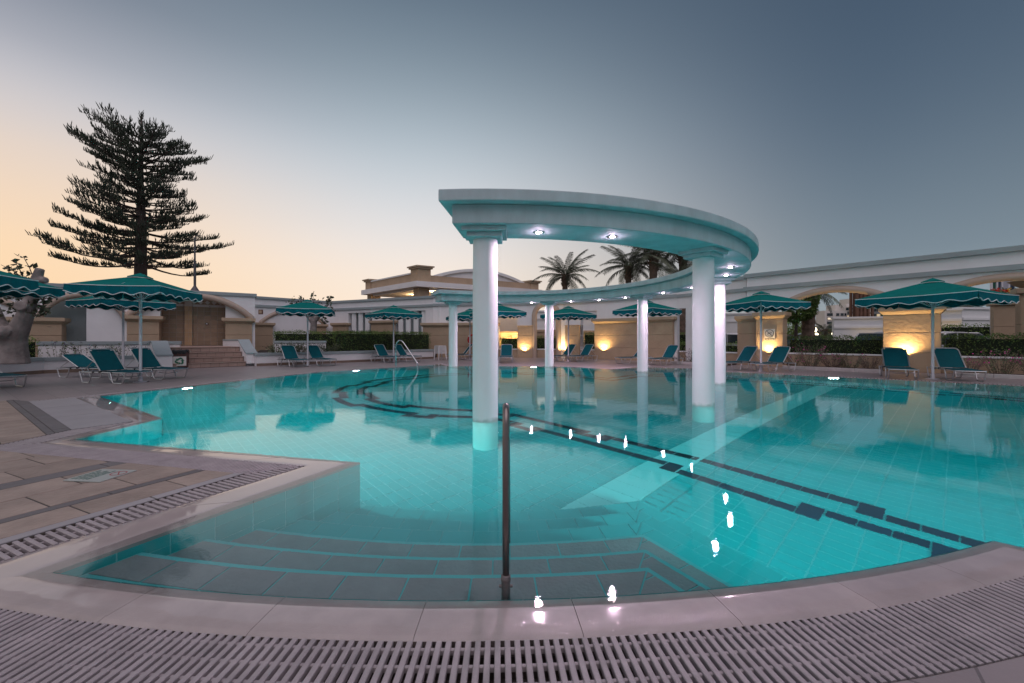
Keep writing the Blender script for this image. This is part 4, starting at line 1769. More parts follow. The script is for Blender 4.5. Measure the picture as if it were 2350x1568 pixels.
# --- steps up to the showers
ST = (-13.36, 17.1)
sdir = Vector((0.685, 0.729))
steps = thing('garden_steps', 'brown tiled steps rising to the shower alcove', 'steps', (ST[0], ST[1], 0), math.atan2(sdir.y, sdir.x))
RS, TR_ = 0.215, 0.33
for k in range(4):
    y0 = k * TR_
    sb_ = obj('step', rects([(-0.52, 2.05, 0, RS * (k + 1) - 0.012)], y0 + 0.012, (5.6 if k == 3 else y0 + TR_ + 0.2)), M['joint'], steps)
    n = 9
    w_ = 2.95 / n
    off = 0.5 if k % 2 else 0.0
    for i in range(n + (1 if off else 0)):
        xa, xb = max(-0.52, -0.9 + (i - off) * w_), min(2.05, -0.9 + (i + 1 - off) * w_)
        if xb - xa > 0.03: obj('tile', rects([(xa + .005, xb - .005, RS * k + 0.012, RS * (k + 1) - 0.034)], y0, y0 + 0.011), M['step_tile'], sb_)
    obj('nosing', rects([(-0.52, 2.05, RS * (k + 1) - 0.03, RS * (k + 1))], y0 - 0.03, (5.6 if k == 3 else y0 + TR_)), M['step_tile'], sb_, bevel=0.006)


def yz_wall(t, name, poly, x0, x1, m, bevel=0.0):
    a = MB()
    a.wallprism(poly, 0, x1 - x0)           # x = y-local, extruded
    b = MB()
    b.add([(x0 + p[1], p[0], p[2]) for p in a.v], [f[::-1] for f in a.f])
    return obj(name, b, m, t, bevel=bevel)


pr = thing('stair_parapet', 'white sloping parapet on the right of the tiled steps', 'parapet', (ST[0], ST[1], 0), math.atan2(sdir.y, sdir.x))
yz_wall(pr, 'wall', [(-0.06, 0.115), (-0.06, 0.54), (1.25, 1.12), (4.2, 1.12), (4.2, 0.0), (0.2, 0.0), (0.2, 0.115)], 2.07, 2.48, M['white'])
yz_wall(pr, 'cap', [(-0.10, 0.545), (-0.10, 0.60), (0.16, 0.60), (1.27, 1.20), (4.2, 1.20), (4.2, 1.125), (1.25, 1.125)], 2.05, 2.52, M['coping_paint'], 0.008)
pl_ = thing('stair_parapet', 'white sloping parapet behind the bin left of the tiled steps', 'parapet', (ST[0], ST[1], 0), math.atan2(sdir.y, sdir.x))
yz_wall(pl_, 'wall', [(-0.3, 0.0), (-0.3, 0.54), (1.1, 1.06), (2.2, 1.06), (2.2, 0.0)], -1.02, -0.55, M['white'])
yz_wall(pl_, 'cap', [(-0.34, 0.545), (-0.34, 0.60), (-0.1, 0.60), (1.1, 1.14), (2.2, 1.14), (2.2, 1.065), (1.1, 1.065)], -1.06, -0.53, M['coping_paint'], 0.008)

# --- low planter walls
g0, g1, g2 = (-16.45, 11.6), (-16.5, 14.6), (-14.75, 16.35)
planter('planter_wall', 'low white planter wall with brown skirting along the left edge', g0, g1, 0.56, mt='white', capm='coping_paint', caph=0.13, skirt=True)
planter('planter_wall', 'low white planter wall with brown skirting behind the reclined loungers', g1, g2, 0.56, mt='white', capm='coping_paint', caph=0.13, skirt=True)
m0, m1 = (-18.2, 15.9), (-14.6, 18.2)
planter('terrace_wall', 'upper white terrace wall behind the sage plants on the left', m0, m1, 1.12, th=0.3, mt='white', capm='coping_paint', caph=0.14)
h0, h1, h2 = (-11.45, 18.55), (-9.2, 20.7), (-4.9, 25.8)
planter('planter_wall', 'low white planter wall between the steps and the third parasol', h0, h1, 0.58, mt='white', capm='coping_paint', caph=0.13, skirt=True)
planter('planter_wall', 'long low white planter wall in front of the clipped hedge', h1, h2, 0.58, mt='white', capm='coping_paint', caph=0.13, skirt=True)
planter('terrace_wall', 'short upper white terrace wall behind the third parasol', (-12.6, 22.0), (-10.3, 22.9), 1.12, th=0.3, mt='white', capm='coping_paint', caph=0.13)
bed = MB()
bed.prism([(-17.6, 11.6), (-16.6, 11.6), (-16.65, 14.7), (-15.0, 16.35), (-15.0, 18.0), (-19.5, 18.4), (-24, 15.4), (-24, 11.6)], -0.02, 0.44)
bed.prism([(-11.6, 18.85), (-9.42, 20.95), (-5.2, 26.0), (-5.0, 28.0), (-14.0, 32.0), (-17.4, 28.6), (-14.0, 22.6), (-12.4, 21.0)], -0.02, 0.46)
struct('garden_bed', bed, M['soil'])
lawn = MB()
lawn.prism([(-9.5, 22.3), (-8.4, 22.3), (-6.9, 24.4), (-8.5, 27.3), (-12.0, 27)], 0.45, 0.475)
struct('lawn', lawn, M['lawn'])
kerb_e = (Vector(P5) - Vector(P4)).normalized()
for (s0, s1, lab) in ((-3.2, -0.65, 'marble kerb of the flower bed left of the no diving sign'), (1.5, 4.55, 'marble kerb of the flower bed under the first arch'), (6.3, 12.0, 'marble kerb of the flower bed at the right edge')):
    a, b = on(P4, P5, s0, -1.55), on(P4, P5, s1, -1.55)
    t = wall_thing('flowerbed_kerb', lab, 'kerb', a, b)
    n = round((s1 - s0) / 0.8)
    for k in range(n):
        obj('stone', rects([((s1 - s0) * k / n + .002, (s1 - s0) * (k + 1) / n - .002, 0, 0.13)], 0, 0.16), M['marble'], t, bevel=0.01)
    bd = MB()
    bd.prism([on(P4, P5, s0, -1.45), on(P4, P5, s1 - .1, -1.45), on(P4, P5, s1 - .1, 0.0), on(P4, P5, s0, 0.0)], -0.01, 0.08)
    struct('flower_bed', bd, M['soil'])

# ------------------------------------------------------------------ foliage tools (numpy)
import numpy as np
RNG = np.random.default_rng(11)


def np_mesh(name, verts, faces, material, smooth=False):
    me = bpy.data.meshes.new(name)
    verts = np.asarray(verts, dtype=np.float32)
    faces = np.asarray(faces, dtype=np.int32)
    k = faces.shape[1]
    me.vertices.add(len(verts))
    me.vertices.foreach_set('co', verts.ravel())
    me.loops.add(faces.size)
    me.loops.foreach_set('vertex_index', faces.ravel())
    me.polygons.add(len(faces))
    me.polygons.foreach_set('loop_start', np.arange(0, faces.size, k, dtype=np.int32))
    me.polygons.foreach_set('loop_total', np.full(len(faces), k, dtype=np.int32))
    me.materials.append(material)
    me.update(calc_edges=True)
    return me


def unit(a):
    return a / np.maximum(np.linalg.norm(a, axis=1, keepdims=True), 1e-9)


def leaf_arrays(cent, size, up=0.4, aspect=2.2, var=0.35):
    """rhombic leaves with a slight fold, one per centre"""
    n = len(cent)
    d = unit(RNG.normal(size=(n, 3)) + np.array([0, 0, up]))
    t = unit(np.cross(d, RNG.normal(size=(n, 3))))
    nn = np.cross(d, t)
    s = (size * (1 + var * RNG.uniform(-1, 1, n)))[:, None]
    w = s / aspect
    a = cent - d * s * 0.5
    b = cent + t * w * 0.5 + nn * w * 0.12
    c = cent + d * s * 0.5
    e = cent - t * w * 0.5 + nn * w * 0.12
    v = np.stack([a, b, c, e], 1).reshape(-1, 3)
    f = np.arange(4 * n).reshape(n, 4)
    return v, f


def spikes(base, dirs, length, rad):
    """slender three-sided spikes"""
    n = len(base)
    dirs = unit(dirs)
    t = unit(np.cross(dirs, np.tile(np.array([[0.3, 0.9, 0.1]]), (n, 1))))
    b = np.cross(dirs, t)
    length = np.broadcast_to(np.asarray(length), (n,))[:, None]
    rad = np.broadcast_to(np.asarray(rad), (n,))[:, None]
    vs_ = []
    for k in range(3):
        a = 2 * PI * k / 3
        vs_.append(base + (t * math.cos(a) + b * math.sin(a)) * rad)
    for k in range(3):
        a = 2 * PI * k / 3 + 0.4
        vs_.append(base + dirs * length * 0.75 + (t * math.cos(a) + b * math.sin(a)) * rad * 0.85)
    vs_.append(base + dirs * length)
    v = np.stack(vs_, 1).reshape(-1, 3)
    o = np.arange(n)[:, None] * 7
    f = []
    for k in range(3):
        k2 = (k + 1) % 3
        f.append(np.concatenate([o + k, o + k2, o + 3 + k2], 1))
        f.append(np.concatenate([o + k, o + 3 + k2, o + 3 + k], 1))
        f.append(np.concatenate([o + 3 + k, o + 3 + k2, o + 6], 1))
    return v, np.concatenate(f, 0)


def np_obj(name, vf, m, parent=None, world=False):
    o = link(name, np_mesh(name, vf[0], vf[1], m))
    if parent is not None:
        if world:
            o.location = -absloc(parent)
        o.parent = parent
    return o


def join(vfs):
    vs_, fs, o = [], [], 0
    for v, f in vfs:
        vs_.append(v); fs.append(f + o); o += len(v)
    return np.concatenate(vs_), np.concatenate(fs)


def hedge(label, P, Q, depth, z0, z1, leaf=0.06, dens=420, lump=0.06, m='hedge', group=None):
    """clipped hedge from P to Q, growing away from the viewer"""
    t = thing('clipped_hedge', label, 'hedge', (P[0], P[1], z0), math.atan2(Q[1] - P[1], Q[0] - P[0]), group)
    L_ = (Vector(Q) - Vector(P)).length
    H = z1 - z0
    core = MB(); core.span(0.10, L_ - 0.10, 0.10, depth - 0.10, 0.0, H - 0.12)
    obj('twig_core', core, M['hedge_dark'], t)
    pts = []
    faces_ = [('front', L_ * H), ('top', L_ * depth), ('back', L_ * H * .3), ('l', depth * H), ('r', depth * H)]
    for nme, ar in faces_:
        n = int(ar * dens)
        a, b = RNG.uniform(0, 1, n), RNG.uniform(0, 1, n)
        inset = RNG.uniform(-0.04, 0.10, n)
        if nme == 'front': p = np.stack([a * L_, inset, b * H], 1)
        elif nme == 'back': p = np.stack([a * L_, depth - inset, b * H], 1)
        elif nme == 'top': p = np.stack([a * L_, b * depth, H - inset], 1)
        elif nme == 'l': p = np.stack([inset, a * depth, b * H], 1)
        else: p = np.stack([L_ - inset, a * depth, b * H], 1)
        pts.append(p)
    p = np.concatenate(pts)
    # lumpy outline
    s = np.sin(p[:, 0] * 4.1 + P[0]) * np.cos(p[:, 1] * 5.3 + p[:, 2] * 6.1) + 0.6 * np.sin(p[:, 0] * 9.3 + p[:, 2] * 8)
    c = np.array([L_ / 2, depth / 2, H / 2])
    dirv = unit((p - c) / np.array([L_, depth, H]))
    p = p + dirv * (s * lump)[:, None]
    p[:, 2] = np.maximum(p[:, 2], 0.0)
    n2 = int(len(p) * 0.03)
    extra = p[p[:, 2] > H - 0.1]
    if len(extra):
        extra = extra[RNG.integers(0, len(extra), max(4, n2))] + np.stack([RNG.normal(0, .03, max(4, n2)), RNG.normal(0, .03, max(4, n2)), RNG.uniform(0, .12, max(4, n2))], 1)
        p = np.concatenate([p, extra])
    np_obj('foliage', leaf_arrays(p, leaf), M[m], t)
    return t


def herb(label, x, y, z, rad, h, stems=14, leaf=0.05, m='herb', flowers=None, nf=30, name='garden_plant', lean=0.35, per=16):
    t = thing(name, label, 'plant', (x, y, z))
    mb = MB()
    cen = []
    tips = []
    for k in range(stems):
        a = RNG.uniform(0, 2 * PI)
        r0 = rad * 0.45 * math.sqrt(RNG.uniform())
        b = Vector((r0 * math.cos(a), r0 * math.sin(a), 0))
        hh = h * RNG.uniform(0.6, 1.0)
        tip = b + Vector((math.cos(a) * rad * lean * RNG.uniform(.5, 1.5), math.sin(a) * rad * lean * RNG.uniform(.5, 1.5), hh))
        mid = (b + tip) / 2 + Vector((0, 0, hh * 0.05))
        mb.tube([b, mid, tip], [0.006, 0.005, 0.003], 4, cap=False)
        tips.append(tip)
        for q in range(per):
            f = RNG.uniform(0.1, 1)
            c = b.lerp(tip, f)
            cen.append((c.x + RNG.normal(0, leaf * 0.6), c.y + RNG.normal(0, leaf * .6), c.z + RNG.normal(0, leaf * .4)))
    obj('stem', mb, M['dryherb'], t)
    np_obj('foliage', leaf_arrays(np.array(cen), leaf, up=0.6, aspect=2.6), M[m], t)
    if flowers:
        fc = []
        for q in range(nf):
            tp = tips[int(RNG.integers(0, len(tips)))]
            fc.append((tp.x + RNG.normal(0, .03), tp.y + RNG.normal(0, .03), tp.z - RNG.uniform(0, 0.22) * h))
        np_obj('blossom', leaf_arrays(np.array(fc), 0.045, aspect=1.2), M[flowers], t)
    return t


# ------------------------------------------------------------------ parasols
def make_parasol(side, zb, za, label):
    t = thing('parasol', label, 'parasol', (0, 0, 0), 0, 'green scalloped parasols around the pool')
    a = side / 2
    val = 0.235
    mb = MB(); mb.tube([(0, 0, 0), (0, 0, za - 0.05)], 0.036, 16)
    obj('pole', mb, M['pole'], t, auto=40)
    mb = MB(); mb.lathe([(0.16, 0.0), (0.16, 0.012), (0.05, 0.022), (0.045, 0.14)], (0, 0, 0), 20)
    obj('base_flange', mb, M['pole'], t, auto=40)
    # canopy: four gores with sag between the ribs
    mb = MB()
    n = 10
    vs_, fs = [], []

    def top(r, s, k):
        """r 0..1 from apex, s -1..1 along the side"""
        x, y = s * a * r, a * r
        z = za + (zb - za) * (r ** 1.05) - 0.035 * math.sin(PI * r) * (1 - s * s) - 0.02 * r * (1 - s * s)
        ang = k * PI / 2
        return (x * math.cos(ang) - y * math.sin(ang), x * math.sin(ang) + y * math.cos(ang), z)
    for k in range(4):
        o = len(vs_)
        for i in range(n + 1):
            for j in range(n + 1):
                vs_.append(top(max(i / n, 0.02), -1 + 2 * j / n, k))
        for i in range(n):
            for j in range(n):
                q = o + i * (n + 1) + j
                fs.append((q, q + n + 1, q + n + 2, q + 1))
    mb.add(vs_, fs)
    obj('canopy', mb, M['canvas'], t, auto=25)
    # valance with scallops
    vm, pm, tm = MB(), MB(), MB()
    ns = 5
    for k in range(4):
        ang = k * PI / 2
        m = 40
        lo, hi, topl = [], [], []
        for j in range(m + 1):
            s = -1 + 2 * j / m
            ph = (j / m * ns) % 1.0
            if j == m: ph = 1.0
            drop = val * (0.72 + 0.28 * (0.5 - 0.5 * math.cos(2 * PI * ph)))
            wob = 0.012 * math.sin(j * 0.9 + k * 2)
            x, y, z = top(1.0, s, k)
            ox, oy = -math.sin(ang), math.cos(ang)
            hi.append((x, y, z + 0.002))
            lo.append((x + ox * (0.015 + wob), y + oy * (0.015 + wob), z - drop))
        o = len(vm.v)
        vm.v += hi + lo
        for j in range(m):
            vm.f.append((o + j, o + m + 1 + j, o + m + 2 + j, o + j + 1))
        pm.tube(lo, 0.0105, 5, cap=False)
        tm.tube([(p[0] * 1.002, p[1] * 1.002, p[2]) for p in hi[::4]], 0.010, 5, cap=False)
    obj('valance', vm, M['canvas_in'], t)
    obj('hem_piping', pm, M['piping'], t)
    obj('brim_piping', tm, M['piping'], t)
    # vent cap
    mb = MB()
    c = 0.20
    zc = za + 0.055
    mb.add([(0, 0, zc + 0.03), (c, c, zc - 0.085), (-c, c, zc - 0.085), (-c, -c, zc - 0.085), (c, -c, zc - 0.085)], [(0, 1, 2), (0, 2, 3), (0, 3, 4), (0, 4, 1)])
    o = len(mb.v)
    k4 = [(c, c), (-c, c), (-c, -c), (c, -c)]
    for (x, y) in k4:
        mb.v.append((x * 1.03, y * 1.03, zc - 0.125))
    for i in range(4):
        mb.f.append((1 + i, o + i, o + (i + 1) % 4, 1 + (i + 1) % 4))
    obj('vent_cap', mb, M['canvas'], t)
    mb = MB()
    for i in range(4):
        p, q = k4[i], k4[(i + 1) % 4]
        mb.tube([(p[0] * 1.03, p[1] * 1.03, zc - 0.125), ((p[0] + q[0]) / 2 * 1.03, (p[1] + q[1]) / 2 * 1.03, zc - 0.112), (q[0] * 1.03, q[1] * 1.03, zc - 0.125)], 0.007, 4)
    obj('cap_piping', mb, M['piping'], t)
    for k in range(8):
        ang = k * PI / 4
        rr = a * (1.41 if k % 2 else 1.0)
        x, y = math.cos(ang) * rr, math.sin(ang) * rr
        mb = MB(); mb.tube([(0.03 * math.cos(ang), 0.03 * math.sin(ang), za - 0.07), (x * .98, y * .98, zb - 0.035)], 0.011, 6)
        obj('rib', mb, M['pole'], t)
        mb = MB(); mb.tube([(0.04 * math.cos(ang), 0.04 * math.sin(ang), zb - 0.28), (x * .5, y * .5, (za + zb) / 2 - 0.06)], 0.009, 6)
        obj('strut', mb, M['pole'], t)
    return t


p_std = make_parasol(2.15, 2.53, 2.93, 'green parasol with white piping over the two loungers below the long clipped hedge')
p_std.location = G(903, 831) + (0,)
p_std.rotation_euler = (0, 0, R(44))
p_front = make_parasol(2.10, 2.60, 2.98, 'front green parasol under the tall conifer with lounger backs round its pole')
p_front.location = (-10.45, 11.65, 0); p_front.rotation_euler = (0, 0, R(12))
p_big = make_parasol(2.72, 2.46, 2.98, 'wide green parasol at the right in front of the brightly uplit pier')
p_big.location = (12.75, 12.55, 0); p_big.rotation_euler = (0, 0, R(25))
for (x, y, rz, lab) in ((-13.85, 14.75, -22, 'green parasol partly hidden behind the front parasol by the low white wall'),
                        (-12.75, 9.75, 8, 'green parasol cut by the left edge, the lower canopy by the pruned tree trunk'),
                        (-11.5, 8.1, 18, 'green parasol cut by the left edge, the upper nearer canopy'),
                        (-9.25, 18.75, 20, 'green parasol in front of the small tree on the white flat arch wall'),
                        (-2.47, 24.3, 30, 'green parasol mostly behind the thick near column by the brown block'),
                        (-0.72, 20.6, 25, 'green parasol whose pole is hidden by the thick near column'),
                        (3.05, 22.4, 42, 'green parasol before the round-headed doorway'),
                        (6.15, 18.9, 36, 'green parasol behind the slim column in front of the broad brown uplit block'),
                        (9.35, 15.55, 14, 'green parasol in front of the no diving sign')):
    dup(p_std, (x, y, 0), R(rz), lab)
p_std2 = p_std


# ------------------------------------------------------------------ loungers
def rounded_u(x0, z0, x1, z1, hw, r=0.09, n=5):
    """tube path of a backrest hoop: from (x0,z0) up to (x1,z1), half-width hw"""
    d = Vector((x1 - x0, 0, z1 - z0))
    L_ = d.length
    d /= L_
    pts = [Vector((x0, -hw, z0))]
    p = Vector((x0, 0, z0))
    for k in range(n + 1):
        a = PI / 2 * k / n
        pts.append(p + d * (L_ - r + r * math.sin(a)) + Vector((0, -hw + r - r * math.cos(a), 0)))
    for k in range(n + 1):
        a = PI / 2 * k / n
        pts.append(p + d * (L_ - r + r * math.cos(a)) + Vector((0, hw - r + r * math.sin(a), 0)))
    pts.append(Vector((x0, hw, z0)))
    return pts


def sheet(mb, a, b, hw, sag, n=6, m=8, th=0.008):
    a, b = Vector(a), Vector(b)
    d = (b - a).normalized()
    up = Vector((-d.z, 0, d.x))
    if up.z < 0: up = -up
    vs_, fs = [], []
    for s in (0, 1):
        for i in range(n + 1):
            for j in range(m + 1):
                u, v = i / n, j / m
                p = a.lerp(b, u) + Vector((0, -hw + 2 * hw * v, 0)) - up * (sag * math.sin(PI * v) * (0.5 + 0.5 * math.sin(PI * u)) + th * s)
                vs_.append(p)
    o = (n + 1) * (m + 1)
    for i in range(n):
        for j in range(m):
            q = i * (m + 1) + j
            fs.append((q, q + 1, q + m + 2, q + m + 1))
            fs.append((o + q, o + q + m + 1, o + q + m + 2, o + q + 1))
    mb.add(vs_, fs)
    return mb


def make_lounger(alpha, label):
    t = thing('sun_lounger', label, 'sun lounger', (0, 0, 0), 0, 'green sling sun loungers around the pool')
    hw = 0.30
    zr = 0.335
    hx = -0.10
    tip = (hx - 0.74 * math.cos(R(alpha)), zr + 0.74 * math.sin(R(alpha)) + 0.02)
    mb = MB()
    for s in (-1, 1):
        mb.tube([(-0.88, s * hw, zr - .04), (0.90, s * hw, zr - .04)], 0.0165, 8)
    obj('side_rail', mb, M['alu'], t, auto=50)
    mb = MB()
    for x in (0.90, 0.15, -0.86):
        mb.tube([(x, -hw, zr - .04), (x, hw, zr - .04)], 0.0145, 8)
    mb.tube([(0.55, -hw, zr - .12), (0.62, -hw * .5, zr - .16), (0.62, hw * .5, zr - .16), (0.55, hw, zr - .12)], 0.009, 6)
    obj('crossbar', mb, M['alu'], t, auto=50)
    for s in (-1, 1):
        for (xa, xb) in ((0.30, 0.86), (-0.84, -0.36)):
            mb = MB()
            y = s * (hw + 0.025)
            r = 0.045
            p = [(xa, y, zr - 0.02), (xa + .085, y, 0.075), (xa + 0.11, y, 0.03), (xa + .15, y, 0.016), (xb - .15, y, 0.016), (xb - .11, y, 0.03), (xb - .085, y, 0.075), (xb, y, zr - 0.02)]
            mb.tube(p, 0.0155, 8)
            obj('leg', mb, M['alu'], t, auto=60)
        for bx in (0.30, -0.36, hx):
            mb = MB()
            mb.box((bx, s * hw, zr - (.04 if bx != hx else .02)), (0.07, 0.05, 0.05))
            obj('bracket', mb, M['black'], t, bevel=0.006)
    mb = MB(); sheet(mb, (hx + .03, 0, zr), (0.90, 0, zr - 0.015), hw - 0.004, 0.02)
    obj('seat_sling', mb, M['sling'], t, auto=60)
    mb = MB()
    mb.tube(rounded_u(hx, zr, tip[0], tip[1], hw - 0.005), 0.0155, 8)
    bf = obj('backrest_frame', mb, M['alu'], t, auto=60)
    mb = MB()
    f0, f1 = 0.03, 0.93
    a = (hx + (tip[0] - hx) * f0, 0, zr + (tip[1] - zr) * f0)
    b = (hx + (tip[0] - hx) * f1, 0, zr + (tip[1] - zr) * f1)
    sheet(mb, a, b, hw - 0.004, 0.03)
    b2 = (hx + (tip[0] - hx) * 0.985, 0, zr + (tip[1] - zr) * 0.985)
    sheet(mb, b, b2, hw - 0.085, 0.012, 2, 6)
    obj('backrest_sling', mb, M['sling'], t, auto=60)
    mb = MB()
    k = 0.55
    for s in (-1, 1):
        mb.tube([(hx + (tip[0] - hx) * k, s * (hw - .03), zr + (tip[1] - zr) * k - .02), (-0.80, s * (hw - 0.03), zr - .02)], 0.009, 6)
    mb.tube([(-0.80, -hw + .03, zr - .02), (-0.80, hw - .03, zr - .02)], 0.009, 6)
    obj('prop_stay', mb, M['alu'], t, auto=60)
    return t


l_up = make_lounger(50, 'front green lounger with raised back under the front parasol')
l_up.location = (-11.05, 11.55, 0); l_up.rotation_euler = (0, 0, R(-14))
l_low = make_lounger(30, 'green lounger with low back, farthest left of the group round the front parasol')
l_low.location = (-13.35, 13.15, 0); l_low.rotation_euler = (0, 0, R(-8))
l_flat = make_lounger(3, 'flat green lounger cut by the left edge of the view')
l_flat.location = (-13.1, 10.35, 0); l_flat.rotation_euler = (0, 0, R(-18))
for (x, y, rz, lab) in ((-11.0, 12.75, -12, 'green lounger behind the front parasol pole with its foot beside the brown bin'),
                        (-9.7, 18.35, -38, 'left green lounger of the pair under the parasol by the small tree'),
                        (-8.85, 19.0, -34, 'right green lounger of the pair under the parasol by the small tree'),
                        (-6.65, 21.7, -38, 'left green lounger of the pair by the bent steel handrail'),
                        (-5.75, 22.3, -28, 'green lounger seen through the bent steel handrail'),
                        (-2.95, 24.75, 200, 'left green lounger beside the stack of white stools'),
                        (-2.1, 24.4, 205, 'green lounger half hidden behind the thick near column'),
                        (-0.3, 21.7, -92, 'green lounger facing the pool, seen end-on right of the thick near column'),
                        (2.9, 22.75, 215, 'left green lounger of the pair before the round-headed doorway'),
                        (3.85, 22.55, 218, 'right green lounger of the pair before the round-headed doorway'),
                        (6.05, 20.5, 190, 'left green lounger, crossed by the slim column'),
                        (7.25, 19.5, 212, 'green lounger right of the slim column near the red-stemmed plants'),
                        (9.0, 16.3, 200, 'left green lounger under the no diving sign'),
                        (9.85, 15.6, 206, 'right green lounger under the no diving sign'),
                        (12.15, 13.05, 236, 'left green lounger in front of the brightest uplit pier'),
                        (13.35, 12.5, 244, 'right green lounger at the far right, back to the flower bed')):
    dup(l_up, (x, y, 0), R(rz), lab)

# ------------------------------------------------------------------ white stacking stools
q = G(1010, 826)
STR = R(40)
ch = thing('plastic_stool', 'lowest white plastic stool of the stack beside the brown block, standing on the deck', 'stool', (q[0], q[1], 0), STR, 'white plastic stools in one stack')
mb = MB()
for (sx, sy) in ((-1, -1), (1, -1), (-1, 1), (1, 1)):
    lg = MB(); lg.tube([(sx * 0.26, sy * 0.26, 0), (sx * 0.222, sy * 0.222, 0.40)], [0.022, 0.036], 6)
    obj('leg', lg, M['plastic_white'], ch)
mb = MB(); mb.span(-0.245, 0.245, -0.245, 0.245, 0.405, 0.425)
obj('top', mb, M['plastic_white'], ch, bevel=0.008)
mb = MB()
for (x0, x1, y0, y1) in ((-.245, .245, -.245, -.230), (-.245, .245, .230, .245), (-.245, -.230, -.2295, .2295), (.230, .245, -.2295, .2295)):
    mb.span(x0, x1, y0, y1, 0.372, 0.4045)
obj('apron', mb, M['plastic_white'], ch)
ORD = ['second lowest', 'third lowest', 'middle', 'third highest', 'second highest', 'topmost']
for k in range(6):
    dup(ch, (q[0], q[1], 0.068 * (k + 1)), STR, ORD[k] + ' white plastic stool of the stack beside the brown block')

# red lifebuoy leaning beyond the thick column
q = on(Q0, Q1, sb(1090), -0.62)
lb = thing('lifebuoy', 'red lifebuoy hung on the brown block, mostly hidden by the thick near column', 'lifebuoy', (q[0], q[1], 1.18))
mb = MB(); mb.tube([(0.30 * math.cos(2 * PI * k / 24), 0.04 * math.cos(2 * PI * k / 24) * 0, 0.30 * math.sin(2 * PI * k / 24)) for k in range(25)], 0.06, 8, cap=False)
obj('ring', mb, M['redfoam'], lb, smooth=True)
mb = MB()
for k in range(4):
    a = PI / 4 + k * PI / 2
    mb.tube([((0.30 - .045) * math.cos(a - .12), 0, (0.30 - .045) * math.sin(a - .12)), ((0.30) * math.cos(a), -0.001, 0.30 * math.sin(a)), ((0.30 + .045) * math.cos(a + .12), 0, (0.30 + .045) * math.sin(a + .12))], 0.062, 8)
obj('band', mb, M['sign_white'], lb)
mb = MB(); mb.tube([(0, 0.0, 0.30), (0, 0.22, 0.34)], 0.012, 6)
obj('hook', mb, M['steel'], lb)

# ------------------------------------------------------------------ litter bin with the recycling mark
q = G(414, 846)
bn = thing('litter_bin', 'brown litter bin with black bag and green recycling mark beside the steps', 'litter bin', (q[0], q[1], 0), R(30))
mb = MB(); mb.span(-0.26, 0.26, -0.16, 0.16, 0.03, 0.66)
obj('body', mb, M['bin'], bn, bevel=0.012)
mb = MB(); mb.span(-0.23, -0.12, -0.13, 0.13, 0, 0.03); mb.span(0.12, 0.23, -0.13, 0.13, 0, 0.03)
obj('foot', mb, M['bin'], bn)
bag = MB()
n = 28
for (rx, z, w) in ((1.03, 0.60, .012), (1.06, 0.66, .014), (1.05, 0.74, .016), (0.97, 0.775, .012), (0.85, 0.76, .01), (0.6, 0.72, 0)):
    for k in range(n):
        a = 2 * PI * k / n
        c, s = math.cos(a), math.sin(a)
        sc_k = 1 / max(abs(c), abs(s)) * 0.94
        bag.v.append((0.265 * rx * c * sc_k + w * math.sin(k * 2.7), 0.168 * rx * s * sc_k + w * math.cos(k * 3.1), z + w * math.sin(k * 1.9)))
for i in range(5):
    for k in range(n):
        bag.f.append((i * n + k, i * n + (k + 1) % n, (i + 1) * n + (k + 1) % n, (i + 1) * n + k))
obj('bag', bag, M['bag'], bn, smooth=True)
mb = MB(); mb.span(-0.215, 0.215, -0.170, -0.162, 0.12, 0.50)
pn = obj('notice', mb, M['sign_white'], bn)
rec = MB()
for k in range(3):
    ang = R(90 + 120 * k)
    # bent arrow along one side of the triangle
    base = [(-0.150, 0.055), (-0.185, 0.0), (-0.125, -0.055), (0.03, -0.055), (0.03, -0.085), (0.125, -0.02), (0.03, 0.048), (0.03, 0.012), (-0.095, 0.012), (-0.112, 0.028)]
    pts_ = []
    for (x, y) in base:
        y -= 0.072
        x *= 0.78
        pts_.append((x * math.cos(ang) - y * math.sin(ang), 0.31 + (x * math.sin(ang) + y * math.cos(ang)) * 0.95))
    rec.wallprism(pts_, -0.1735, -0.1705)
obj('recycling_mark', rec, M['sign_green'], pn)


# ------------------------------------------------------------------ no diving sign
def text_mesh(s, size, m, name, parent, loc, rot=(R(90), 0, 0), align='CENTER'):
    cu = bpy.data.curves.new(name, 'FONT')
    cu.body = s
    cu.size = size
    cu.align_x = align
    cu.extrude = 0.0008
    o = bpy.data.objects.new('tmp', cu)
    COL.objects.link(o)
    dg = bpy.context.evaluated_depsgraph_get()
    dg.update()
    me = bpy.data.meshes.new_from_object(o.evaluated_get(dg))
    bpy.data.objects.remove(o)
    me.materials.clear()
    me.materials.append(m)
    r = link(name, me)
    r.parent = parent
    r.location = loc
    r.rotation_euler = rot
    return r


s_ = s_at(P4, P5, 1768)
q = on(P4, P5, s_, -0.175)
sg = thing('no_diving_sign', 'white no diving sign with black crossed circle on the uplit pier', 'sign', (q[0], q[1], 1.16), math.atan2(P5[1] - P4[1], P5[0] - P4[0]))
mb = MB(); mb.span(-0.21, 0.21, -0.006, 0.006, -0.01, 0.50)
obj('plate', mb, M['sign_white'], sg, bevel=0.003)
mb = MB()
mb.tube([(0.165 * math.cos(2 * PI * k / 32), -0.008, 0.30 + 0.165 * math.sin(2 * PI * k / 32)) for k in range(33)], 0.013, 6, cap=False)
mb.tube([(-0.115, -0.009, 0.415), (0.115, -0.009, 0.185)], 0.011, 6)
obj('ring', mb, M['sign_black'], sg)
mb = MB()
mb.tube([(-0.085, -0.0075, 0.26), (-0.02, -0.0075, 0.31), (0.045, -0.0075, 0.335)], [0.010, 0.016, 0.010], 6)
mb.tube([(-0.02, -0.0075, 0.31), (0.06, -0.0075, 0.27)], 0.008, 6)
